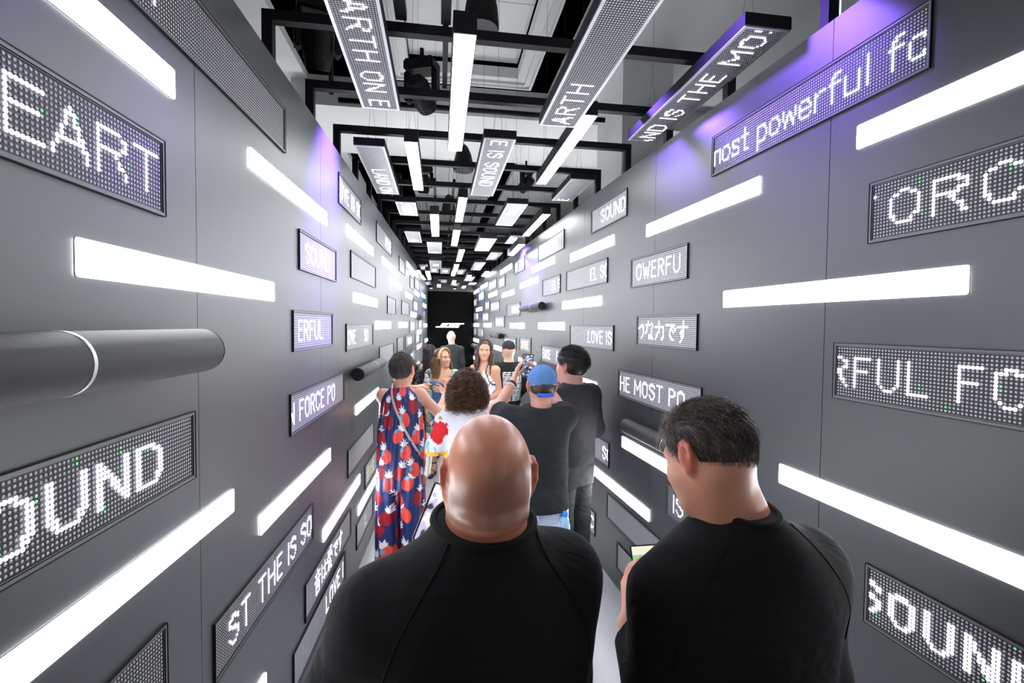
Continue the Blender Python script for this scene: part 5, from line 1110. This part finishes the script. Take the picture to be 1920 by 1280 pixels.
# ------------------------------------------------------------------ 7 the woman with the headband
p = person('curly-haired woman with a tan headband, colourful kimono and black heeled sandals', 0.035, 5.80, PI-0.25)
HB = Head((0.0, 0.0, 1.425), yaw=0.98, pitch=0.02, tilt=0.06, sc=0.95, fem=True)
v = Vol((-0.30, -0.24, 0.0), (0.32, 0.36, 1.58), 0.0055)
lg = {-1: ((-0.085, 0, 0.80), (-0.07, 0.0, 0.46), (-0.060, -0.03, 0.125)), 1: ((0.085, 0, 0.80), (0.10, 0.01, 0.46), (0.105, -0.02, 0.125))}
arms = {-1: [(-0.15, 0, 1.225), (-0.19, 0.03, 1.00), (-0.06, 0.20, 1.06)], 1: [(0.15, 0, 1.225), (0.19, 0.02, 0.98), (0.17, 0.08, 0.78)]}
sleeveless_body(v, 1.53, arms, legs=lg, lr=(0.072, 0.048, 0.033))
hand(v, arms[-1][2], (0.6, 0.7, 0.2), (0.5, -0.5, 0), -1, 0.5, sc=0.9); hand(v, arms[1][2], (-0.1, 0.2, -1), (-1, 0, 0), 1, 0.4, sc=0.9)
HB.into(v); v.add(cone(HB.P((0, -0.015, -0.05)), (0, -0.01, 1.25), 0.045, 0.050, 0.05))
for q in (-1, 1): v.add(ell((q*0.062, 0.075, 1.115), (0.058, 0.05, 0.055), None, 0.04))
v.mesh('body', SKIN('headband_woman'), p, skin_color((0.54, 0.28, 0.18), HB, lips=(0.50, 0.14, 0.13), brow=(0.04, 0.025, 0.02)))
s = Vol((-0.25, -0.22, 0.62), (0.25, 0.26, 1.22), 0.006); s.add(stack([(0.70, 0, 0, 0.160, 0.125), (0.82, 0, 0, 0.165, 0.128), (0.95, 0, 0, 0.135, 0.108), (1.05, 0, 0.005, 0.140, 0.115), (1.13, 0, 0.012, 0.140, 0.125)]))
for q in (-1, 1): s.add(ell((q*0.062, 0.078, 1.110), (0.064, 0.058, 0.058), None, 0.04))
s.add((lambda X, Y, Z: Z-1.192+0.0*X+0*Y, (-0.3, -0.3, 1.1), (0.3, 0.3, 1.25), 0), 'i')
s.mesh('denim_top', mat('mid_denim', (0.065, 0.13, 0.30), 0.8, noise=0.15, nscale=20), p)
def kimono_col(V):
    pal = np.array([(0.75, 0.10, 0.15), (0.05, 0.45, 0.25), (0.85, 0.70, 0.15), (0.10, 0.25, 0.65), (0.80, 0.80, 0.82), (0.85, 0.35, 0.45), (0.10, 0.50, 0.60), (0.02, 0.02, 0.03), (0.80, 0.80, 0.82)])
    a = fbm(V, 26, 4); b = fbm(V, 38, 14); i = np.clip(((a*1.6+b*0.8+1.4)/2.8*9).astype(int), 0, 8); return pal[(i*4+((b*3).astype(int))) % 9]
s = Vol((-0.36, -0.28, 0.45), (0.36, 0.30, 1.32), 0.006)
s.add(stack([(0.52, 0, -0.03, 0.21, 0.145), (0.80, 0, -0.025, 0.20, 0.14), (1.00, 0, -0.015, 0.175, 0.125), (1.14, 0, -0.01, 0.165, 0.110), (1.225, 0, -0.012, 0.155, 0.09), (1.26, 0, -0.014, 0.10, 0.07)], fold=folds(0.008, 17)))
for q in (-1, 1): s.add(limb([(q*0.12, -0.005, 1.215), arms[q][0], arms[q][1], v3(arms[q][1])*0.4+v3(arms[q][2])*0.6], [0.045, 0.058, 0.068, 0.075], 0.03, cut=(v3(arms[q][1])*0.45+v3(arms[q][2])*0.55, v3(arms[q][2])-v3(arms[q][1]))))
s.add(ell((0.02, 0.16, 0.92), (0.105, 0.16, 0.62), None, 0.01), 's')
s.mesh('kimono', attr_mat('printed_silk', 0.5, 0.4), p, kimono_col)
vv = Vol((-0.20, -0.20, 1.20), (0.20, 0.20, 1.60), 0.007)
vv.add(ell(HB.P((0, -0.035, 0.01)), (0.094, 0.090, 0.108), HB.R, 0.02)); vv.add(ell(HB.P((0, -0.06, -0.08)), (0.135, 0.08, 0.10), HB.R, 0.03))
c0 = HB.P((0, 0.042, 0)); n0 = HB.R@v3((0, 1, 0)); vv.add((lambda X, Y, Z: (X-c0[0])*n0[0]+(Y-c0[1])*n0[1]+0*Z, (-0.3, -0.3, 1.1), (0.3, 0.4, 1.7), 0), 'i')
vv.add(ell(HB.P((0, 0.06, -0.03)), (0.066, 0.10, 0.095), HB.R, 0.015), 's')
vv.mesh('hair', HAIR('curly'), p, lambda V: np.tile((0.075, 0.036, 0.018), (len(V), 1)))
curls(HB, 2600, (0.155, 0.135, 0.178), (0, -0.025, -0.030), lambda d, e: (d[:, 1] < 0.50) & ~((np.abs(d[:, 0]) < 0.45) & (d[:, 1] > 0.1) & (d[:, 2] < 0.5)) & ~((d[:, 2] > 0.55) & (d[:, 1] > 0.1)), 23, coil=0.008, col0=(0.06, 0.028, 0.014), col1=(0.42, 0.24, 0.10), nm='curls', droop=0.14, S=20, turns=3)
mb = MB(); hb = []
for a in np.linspace(-0.15, PI+0.15, 25): hb.append(HB.P((0.092*math.cos(a), 0.030+0.012*math.sin(a), 0.012+0.112*math.sin(a))))
vsa = []
for i, h in enumerate(hb):
    for dy, dr in ((-0.020, -0.004), (-0.013, 0.005), (0.013, 0.005), (0.020, -0.004)): vsa.append(h+HB.R@v3((0, dy, 0))+(h-HB.P((0, 0.028, 0.02)))/0.1*dr)
mb.add(vsa, [(i*4+k, i*4+k+1, i*4+5+k, i*4+4+k) for i in range(24) for k in range(3)]); mb.build('headband', mat('tan_scarf', (0.62, 0.40, 0.20), 0.7, noise=0.25, nscale=60), p, smooth=True)
BHEEL = mat('black_patent', (0.012, 0.012, 0.012), 0.25)
for q in (-1, 1):
    an = v3(lg[q][2]); mb = MB(); mb.box(an[0]-0.022, an[0]+0.022, an[1]-0.060, an[1]-0.012, 0.0, 0.070); mb.build('block_heel', BHEEL, p)
    mb = MB(); mb.tube([(an[0], an[1]-0.05, 0.070), (an[0], an[1]+0.03, 0.055), (an[0], an[1]+0.09, 0.022), (an[0]+q*0.005, an[1]+0.17, 0.014)], [0.024, 0.020, 0.026, 0.022], 8); mb.build('sandal_sole', BHEEL, p, smooth=True)
    band(p, an+v3((0, 0, 0.0)), an+v3((0, 0.004, 0.06)), 0.5, 0.036, 0.006, BHEEL, 'ankle_strap'); band(p, an+v3((0, 0.10, -0.05)), an+v3((0, 0.14, -0.065)), 0.5, 0.034, 0.008, BHEEL, 'toe_strap')
bd = [o for o in p.children if o.name.startswith('body')][0]; nk = wrap(bd, [(-0.055, 0.03, 1.29), (-0.03, 0.09, 1.255), (0.0, 0.10, 1.235), (0.03, 0.09, 1.255), (0.055, 0.03, 1.29)], 20, 0.002); mb = MB(); mb.tube(nk, 0.0014, 5); mb.lathe([(0.0005, 0.006), (0.005, 0), (0.0005, -0.006)], 10, c=tuple(nk[10])); mb.build('necklace', mat('gold', (0.8, 0.5, 0.15), 0.25, 1.0), p)
# ------------------------------------------------------------------ 8 the straight-haired woman
p = person('woman with long straight brown hair in white halter dress with dark piping', 0.485, 5.20, PI-0.55)
HS = Head((0.0, 0.0, 1.545), yaw=0.42, pitch=-0.02, tilt=-0.05, sc=0.90, fem=True)
v = Vol((-0.28, -0.24, 0.0), (0.28, 0.34, 1.70), 0.0055)
arms = {-1: [(-0.132, 0, 1.335), (-0.165, -0.03, 1.09), (-0.05, 0.12, 1.02)], 1: [(0.132, 0, 1.335), (0.17, 0.02, 1.10), (0.10, 0.16, 1.02)]}
SH = dict(sh=0.125, waist=0.115, hip=0.15)
sleeveless_body(v, 1.665, arms, lr=(0.075, 0.05, 0.035), **SH)
hand(v, arms[-1][2], (0.8, 0.4, -0.1), (0, -0.6, -0.4), -1, 0.5, sc=0.9); hand(v, arms[1][2], (-0.8, 0.3, -0.1), (0, -0.6, -0.4), 1, 0.5, sc=0.9)
HS.into(v); v.add(cone(HS.P((0, -0.015, -0.05)), (0, -0.01, 1.37), 0.045, 0.050, 0.05))
for q in (-1, 1): v.add(ell((q*0.065, 0.075, 1.205), (0.058, 0.052, 0.055), None, 0.04))
v.mesh('body', SKIN('straight_woman'), p, skin_color((0.55, 0.28, 0.185), HS, lips=(0.50, 0.15, 0.14), brow=(0.05, 0.03, 0.02)))
def stripe_dress(V):
    c = np.tile((0.80, 0.78, 0.80), (len(V), 1)); d = V[:, 2]+V[:, 0]*1.7
    for k, col in ((1.00, (0.35, 0.20, 0.16)), (0.88, (0.20, 0.26, 0.42)), (1.14, (0.16, 0.18, 0.26)), (0.74, (0.03, 0.04, 0.10))): c[np.abs(d-k) < 0.011] = col
    low = (V[:, 2] < 0.80+0.2*V[:, 0]) & (V[:, 0] < 0.02); c[low] = (0.12, 0.10, 0.35); c[low & (fbm(V, 60, 3) > 0.4)] = (0.7, 0.65, 0.75)
    v_ = np.abs(np.abs(V[:, 0])-(1.385-V[:, 2])*0.62-0.012); c[(v_ < 0.006) & (V[:, 2] > 1.16)] = (0.02, 0.025, 0.06); return c
s = Vol((-0.26, -0.24, 0.10), (0.26, 0.26, 1.42), 0.006)
s.add(stack([(0.14, 0, 0, 0.20, 0.17), (0.60, 0, 0, 0.175, 0.14), (0.86, 0, 0, 0.168, 0.130), (1.02, 0, 0.002, 0.132, 0.106), (1.15, 0, 0.006, 0.142, 0.116), (1.24, 0, 0.012, 0.135, 0.118), (1.33, 0, 0.01, 0.09, 0.080)], fold=lambda X, Y, Z: (0.005*np.sin(np.arctan2(X, Y)*13+Z*2)*np.clip((1.0-Z)*2, 0, 1)).astype(F32)))
for q in (-1, 1): s.add(ell((q*0.065, 0.078, 1.200), (0.064, 0.058, 0.058), None, 0.04))
for q in (-1, 1):
    c_ = v3((q*0.055, 0, 1.27)); n_ = v3((q*0.85, 0, 0.52)); s.add((lambda X, Y, Z, c_=c_, n_=n_: (X-c_[0]-(q*0.045))*n_[0]+(Z-c_[2])*n_[2]+0*Y, (-0.3, -0.3, 1.08), (0.3, 0.3, 1.45), 0), 'i')
s.add(ell((0, 0.14, 1.34), (0.026, 0.10, 0.125), None, 0.01), 's'); s.add((lambda X, Y, Z: Z-1.20+np.where(Y < 0, 0.0, -0.2)+0*X, (-0.3, -0.3, 1.05), (0.3, 0.3, 1.45), 0), 'i')
s.mesh('dress', attr_mat('striped_crepe', 0.6, 0.35), p, stripe_dress)
for q in (-1, 1):
    mb = MB(); mb.tube(wrap([o for o in p.children if o.name.startswith('body')][0], [(q*0.068, 0.13, 1.235), (q*0.056, 0.09, 1.30), (q*0.050, 0.03, 1.375), (q*0.02, -0.05, 1.385)], 20, 0.003), 0.005, 8); mb.build('halter_strap', mat('navy_piping', (0.02, 0.025, 0.06), 0.6), p, smooth=True)
def long_hair(head, seed, n, L, dark, light, p, nm='hair', wave=0.0, frontcut=0.05, wid=0.0022):
    r = np.random.RandomState(seed); d = r.normal(size=(n*4, 3)); d /= np.linalg.norm(d, axis=1, keepdims=True); d = d[(d[:, 2] > 0.12) & ~((d[:, 1] > 0.55) & (d[:, 2] < 0.70))][:n]
    S = 22; t = np.linspace(0, 1, S); ln = L*r.uniform(0.85, 1.08, len(d)); rad = np.array((0.086, 0.106, 0.096)); cen = np.array((0, -0.016, 0.030))
    part = np.where(d[:, 0] >= 0, 1.0, -1.0); th = np.arctan2(d[:, 1], np.abs(d[:, 0])); th = np.minimum(th, 0.62)-0.10
    P = np.zeros((len(d), S, 3)); s0 = np.arcsin(np.clip(d[:, 2], -1, 1))
    for i, k in enumerate(t):
        dist = ln*k; el = s0-dist/0.095; hang = np.maximum(-el-0.25, 0)*0.095; el = np.maximum(el, -0.25)
        P[:, i, 0] = part*np.cos(th)*np.cos(el)*rad[0]; P[:, i, 1] = np.sin(th)*np.cos(el)*rad[1]+np.where(th < 0.2, -0.06, 0.075)*np.clip(hang*4, 0, 1); P[:, i, 2] = np.sin(el)*rad[2]-hang
        sp = 1+0.12*np.clip(hang*4, 0, 1); P[:, i, 0] *= sp; P[:, i, 0] += wave*np.sin(k*14+d[:, 1]*9)*np.clip(hang*6, 0, 1)
    P += cen+r.normal(size=(len(d), 1, 3))*0.004
    k = np.clip(r.uniform(0, 1, len(d))**2, 0, 1)[:, None]
    P = head.P(P.reshape(-1, 3)).reshape(P.shape); return strands(nm, P, wid, HAIR('long'), p, color=np.array(dark)*(1-k)+np.array(light)*k)
cap_volume(HS, (-0.14, -0.16, 1.40), (0.14, 0.16, 1.70), 0.006, 0.006, [((0, -0.05, -0.08), (0, 0.5, -0.85)), ((0, 0.045, 0.055), (0, 0.86, -0.5))], 'hair', HAIR('long'), p, lambda V: np.tile((0.045, 0.024, 0.016), (len(V), 1)))
hv = Vol((-0.20, -0.20, 1.15), (0.20, 0.20, 1.70), 0.006); hv.add(ell(HS.P((0, -0.052, -0.075)), (0.080, 0.055, 0.155), HS.R, 0.03))
for q in (-1, 1): hv.add(limb([HS.P((q*0.070, 0.012, 0.06)), HS.P((q*0.084, 0.020, -0.04)), HS.P((q*0.088, 0.035, -0.16)), HS.P((q*0.080, 0.060, -0.29))], [0.020, 0.026, 0.028, 0.012], 0.03))
hv.mesh('hair_length', HAIR('long'), p, lambda V: np.tile((0.045, 0.024, 0.016), (len(V), 1)))
long_hair(HS, 3, 1900, 0.38, (0.040, 0.020, 0.013), (0.17, 0.085, 0.05), p, 'long_hair', wid=0.0028)
# ------------------------------------------------------------------ 9 the boy in the black cap
p = person('visitor in a black cap and black sweatshirt with white checked back print', 0.812, 5.65, 0.30)
HK = Head((0.0, 0.015, 1.530), yaw=-0.15, sc=0.90)
v = Vol((-0.36, -0.24, 0.0), (0.36, 0.36, 1.66), 0.007)
arms = {-1: [(-0.155, 0, 1.32), (-0.205, -0.02, 1.07), (-0.175, 0.05, 0.875)], 1: [(0.155, 0, 1.32), (0.20, -0.01, 1.07), (0.16, 0.12, 0.92)]}
sleeveless_body(v, 1.62, arms, sh=0.14, waist=0.12, hip=0.14)
hand(v, arms[-1][2], (0.05, 0.25, -0.95), (1, 0, 0), 1, 0.45); hand(v, arms[1][2], (-0.4, 0.7, -0.4), (-0.6, -0.5, 0), -1, 0.5)
HK.into(v); v.add(cone(HK.P((0, -0.02, -0.05)), (0, -0.015, 1.35), 0.052, 0.056, 0.05))
v.mesh('body', SKIN('capped_boy'), p, skin_color((0.68, 0.42, 0.31), HK, brow=(0.1, 0.07, 0.05)))
c = Vol((-0.13, -0.15, 1.40), (0.13, 0.22, 1.68), 0.005); c.add(ell(HK.P((0, -0.018, 0.030)), np.array((0.088, 0.107, 0.098))*HK.s, HK.R, 0.01)); c.add((lambda X, Y, Z: -(Z-1.518)-0.12*Y+0*X, (-0.3, -0.3, 1.3), (0.3, 0.3, 1.8), 0), 'i')
c.add(ell(HK.P((0, -0.018, 0.030)), np.array((0.081, 0.100, 0.091))*HK.s, HK.R, 0.004), 's'); c.add(ell(HK.P((0, 0.10, 0.040)), (0.072, 0.085, 0.009), None, 0.01))
c.mesh('cap', mat('black_twill', (0.016, 0.016, 0.017), 0.8), p)
def checks(V):
    c = np.tile((0.014, 0.018, 0.018), (len(V), 1)); x = V[:, 0]-0.01; z = V[:, 2]; b = (V[:, 1] < 0.0) & (np.abs(x) < 0.125) & (z > 0.93) & (z < 1.275)
    col = np.floor((x+0.125)/0.0105).astype(int); row = np.floor((z-0.93)/0.020).astype(int); fx = ((x+0.125) % 0.0105)/0.0105; fz = ((z-0.93) % 0.020)/0.020
    w = b & ~((col % 12) == 9) & ((fz > 0.42) | ((fx < 0.5) & (row < 4))); w |= b & (((col*7+row*3) % 5) == 0) & (col % 12 != 9); w &= ~(b & (row < 3) & (fx > 0.55)); c[w] = (0.78, 0.78, 0.78); return c
s = Vol((-0.36, -0.24, 0.70), (0.36, 0.30, 1.45), 0.0055)
s.add(stack([(0.865, 0, 0, 0.155, 0.118), (0.94, 0, 0, 0.162, 0.126), (1.08, 0, 0, 0.160, 0.126), (1.22, 0, -0.004, 0.160, 0.116), (1.30, 0, -0.008, 0.152, 0.100), (1.345, 0, -0.012, 0.115, 0.082), (1.38, 0, -0.014, 0.076, 0.072), (1.42, 0, -0.015, 0.06, 0.062)], fold=folds(0.005, 41)))
for q in (-1, 1): a = arms[q]; s.add(cone((q*0.06, -0.01, 1.335), a[0], 0.04, 0.060, 0.05)); s.add(limb(a, [0.064, 0.058, 0.042], 0.035, cut=(v3(a[2])+(v3(a[1])-v3(a[2]))*0.10, v3(a[2])-v3(a[1]))))
s.add((lambda X, Y, Z: Z-1.392-0.1*Y+0*X, (-0.2, -0.2, 1.35), (0.2, 0.2, 1.46), 0), 'i')
s.mesh('sweatshirt', attr_mat('printed_jersey', 0.85, 0.25), p, checks)
t = Vol((-0.28, -0.24, 0.03), (0.28, 0.24, 0.95), 0.008); t.add(stack([(0.74, 0, 0, 0.145, 0.115), (0.90, 0, 0, 0.145, 0.115)]))
for q in (-1, 1): t.add(limb([(q*0.08, 0, 0.82), (q*0.085, 0, 0.45), (q*0.088, -0.02, 0.08)], [0.088, 0.070, 0.060], 0.04, cut=((0, 0, 0.05), (0, 0, -1))))
t.mesh('trousers', BLACK_TROUSER, p)
# ------------------------------------------------------------------ 10 the woman in black sequins
p = person('woman with long dark purple hair in black sequinned dress, facing away', -0.135, 6.60, 0.15)
HD = Head((0.0, 0.01, 1.425), sc=0.97, fem=True)
v = Vol((-0.30, -0.24, 0.0), (0.30, 0.30, 1.58), 0.008)
arms = {-1: [(-0.15, 0, 1.24), (-0.19, 0.02, 1.00), (-0.15, 0.12, 0.82)], 1: [(0.15, 0, 1.24), (0.19, 0.02, 1.00), (0.15, 0.12, 0.82)]}
sleeveless_body(v, 1.54, arms); hand(v, arms[-1][2], (0.1, 0.5, -0.85), (1, 0, 0), 1, 0.5, sc=0.9); hand(v, arms[1][2], (-0.1, 0.5, -0.85), (-1, 0, 0), -1, 0.5, sc=0.9)
HD.into(v); v.add(cone(HD.P((0, -0.015, -0.05)), (0, -0.01, 1.27), 0.045, 0.05, 0.05)); v.mesh('body', SKIN('sequin_woman'), p, skin_color((0.5, 0.28, 0.19), HD, brow=(0.02, 0.015, 0.01)))
def sequins(V):
    r = np.random.RandomState(1); c = np.tile((0.010, 0.010, 0.011), (len(V), 1)); c[r.rand(len(V)) < 0.13] = (0.35, 0.35, 0.36); return c
s = Vol((-0.30, -0.24, 0.30), (0.30, 0.26, 1.34), 0.007)
s.add(stack([(0.40, 0, 0, 0.19, 0.15), (0.75, 0, 0, 0.175, 0.135), (0.95, 0, 0, 0.145, 0.115), (1.10, 0, 0, 0.158, 0.118), (1.21, 0, -0.006, 0.155, 0.098), (1.26, 0, -0.01, 0.10, 0.075)]))
for q in (-1, 1): s.add(limb(arms[q], [0.056, 0.048, 0.038], 0.03, cut=(v3(arms[q][2])+(v3(arms[q][1])-v3(arms[q][2]))*0.1, v3(arms[q][2])-v3(arms[q][1]))))
s.mesh('sequin_dress', attr_mat('black_sequins', 0.3, 0.6), p, sequins)
cap_volume(HD, (-0.14, -0.16, 1.28), (0.14, 0.16, 1.58), 0.007, 0.008, [((0, -0.05, -0.09), (0, 0.3, -0.95)), ((0, 0.045, 0.055), (0, 0.86, -0.5))], 'hair', HAIR('long'), p, lambda V: np.tile((0.018, 0.012, 0.016), (len(V), 1)))
long_hair(HD, 9, 1100, 0.42, (0.014, 0.009, 0.013), (0.07, 0.04, 0.06), p, 'long_hair', wave=0.010, wid=0.003)
# ------------------------------------------------------------------ 11 the bald man in the suit, far away
p = person('bald man in a dark suit far down the corridor before the black wall', 0.240, 9.40, 0.0)
HM = Head((-0.02, 0.01, 1.590), sc=0.92)
v = Vol((-0.36, -0.24, 0.0), (0.36, 0.30, 1.72), 0.009)
arms = {-1: [(-0.165, 0, 1.34), (-0.205, 0, 1.08), (-0.20, 0.06, 0.84)], 1: [(0.165, 0, 1.34), (0.205, 0, 1.08), (0.20, 0.06, 0.84)]}
sleeveless_body(v, 1.66, arms, sh=0.145, waist=0.13, hip=0.14, top=0.985); hand(v, arms[-1][2], (0.05, 0.3, -0.95), (1, 0, 0), 1, 0.5); hand(v, arms[1][2], (-0.05, 0.3, -0.95), (-1, 0, 0), -1, 0.5)
HM.into(v); v.add(cone(HM.P((0, -0.02, -0.05)), (0, -0.015, 1.37), 0.056, 0.060, 0.05)); v.mesh('body', SKIN('suited_man'), p, skin_color((0.66, 0.42, 0.33), HM, brow=(0.2, 0.15, 0.12)))
SUIT = mat('black_suiting', (0.016, 0.018, 0.019), 0.75)
s = Vol((-0.34, -0.24, 0.60), (0.34, 0.26, 1.50), 0.008)
s.add(stack([(0.72, 0, 0, 0.172, 0.130), (0.85, 0, 0, 0.165, 0.128), (1.02, 0, 0, 0.150, 0.118), (1.20, 0, -0.004, 0.165, 0.122), (1.33, 0, -0.008, 0.168, 0.105), (1.39, 0, -0.012, 0.125, 0.085), (1.43, 0, -0.015, 0.078, 0.074), (1.47, 0, -0.016, 0.064, 0.066)]))
for q in (-1, 1): a = arms[q]; s.add(cone((q*0.06, -0.01, 1.36), a[0], 0.05, 0.062, 0.05)); s.add(limb(a, [0.066, 0.056, 0.044], 0.03, cut=(v3(a[2])+(v3(a[1])-v3(a[2]))*0.06, v3(a[2])-v3(a[1]))))
s.add((lambda X, Y, Z: Z-1.445-0.1*Y+0*X, (-0.2, -0.2, 1.40), (0.2, 0.2, 1.52), 0), 'i'); s.mesh('jacket', SUIT, p)
t = Vol((-0.28, -0.24, 0.03), (0.28, 0.24, 0.95), 0.009); t.add(stack([(0.74, 0, 0, 0.145, 0.115), (0.90, 0, 0, 0.145, 0.115)]))
for q in (-1, 1): t.add(limb([(q*0.08, 0, 0.82), (q*0.085, 0, 0.45), (q*0.088, -0.02, 0.08)], [0.090, 0.072, 0.060], 0.04, cut=((0, 0, 0.05), (0, 0, -1))))
t.mesh('suit_trousers', SUIT, p)
for o in bpy.data.objects:      # shoes for the men and the capped boy
    if o.type == 'EMPTY' and o.get('category') == 'person' and any(k in o['label'] for k in ('man in', 'bald', 'man with short', 'visitor', 'dark-haired', 'guest', 'sequinned')) and 'woman with' not in o['label'] or (o.get('label', '').startswith('woman with long')):
        for q in (-1, 1):
            sh = Vol((-0.07, -0.14, -0.01), (0.07, 0.24, 0.13), 0.008); sh.add(cone((0, -0.06, 0.045), (0, 0.04, 0.048), 0.042, 0.044, 0.03)); sh.add(cone((0, 0.04, 0.042), (0, 0.15, 0.030), 0.043, 0.032, 0.04)); sh.add(cone((0, -0.05, 0.06), (0, -0.045, 0.11), 0.040, 0.040, 0.03))
            sh.add((lambda X, Y, Z: -Z+0.001+0*X+0*Y, (-0.1, -0.2, -0.05), (0.1, 0.3, 0.05), 0), 'i'); so = sh.mesh('shoe', BHEEL if 'woman' in o['label'] else mat('dark_shoe', (0.02, 0.02, 0.02), 0.4), o); so.location = (q*0.096, -0.012, 0)

for nm in ('black_jersey', 'charcoal_jersey', 'black_trouser', 'black_cotton', 'black_denim', 'pale_denim', 'printed_cotton', 'printed_jersey', 'black_suiting', 'printed_silk', 'white_cotton'):
    wrinkle(MATS[nm], 6.0, 0.025, 0.55 if nm != 'black_jersey' else 0.35)
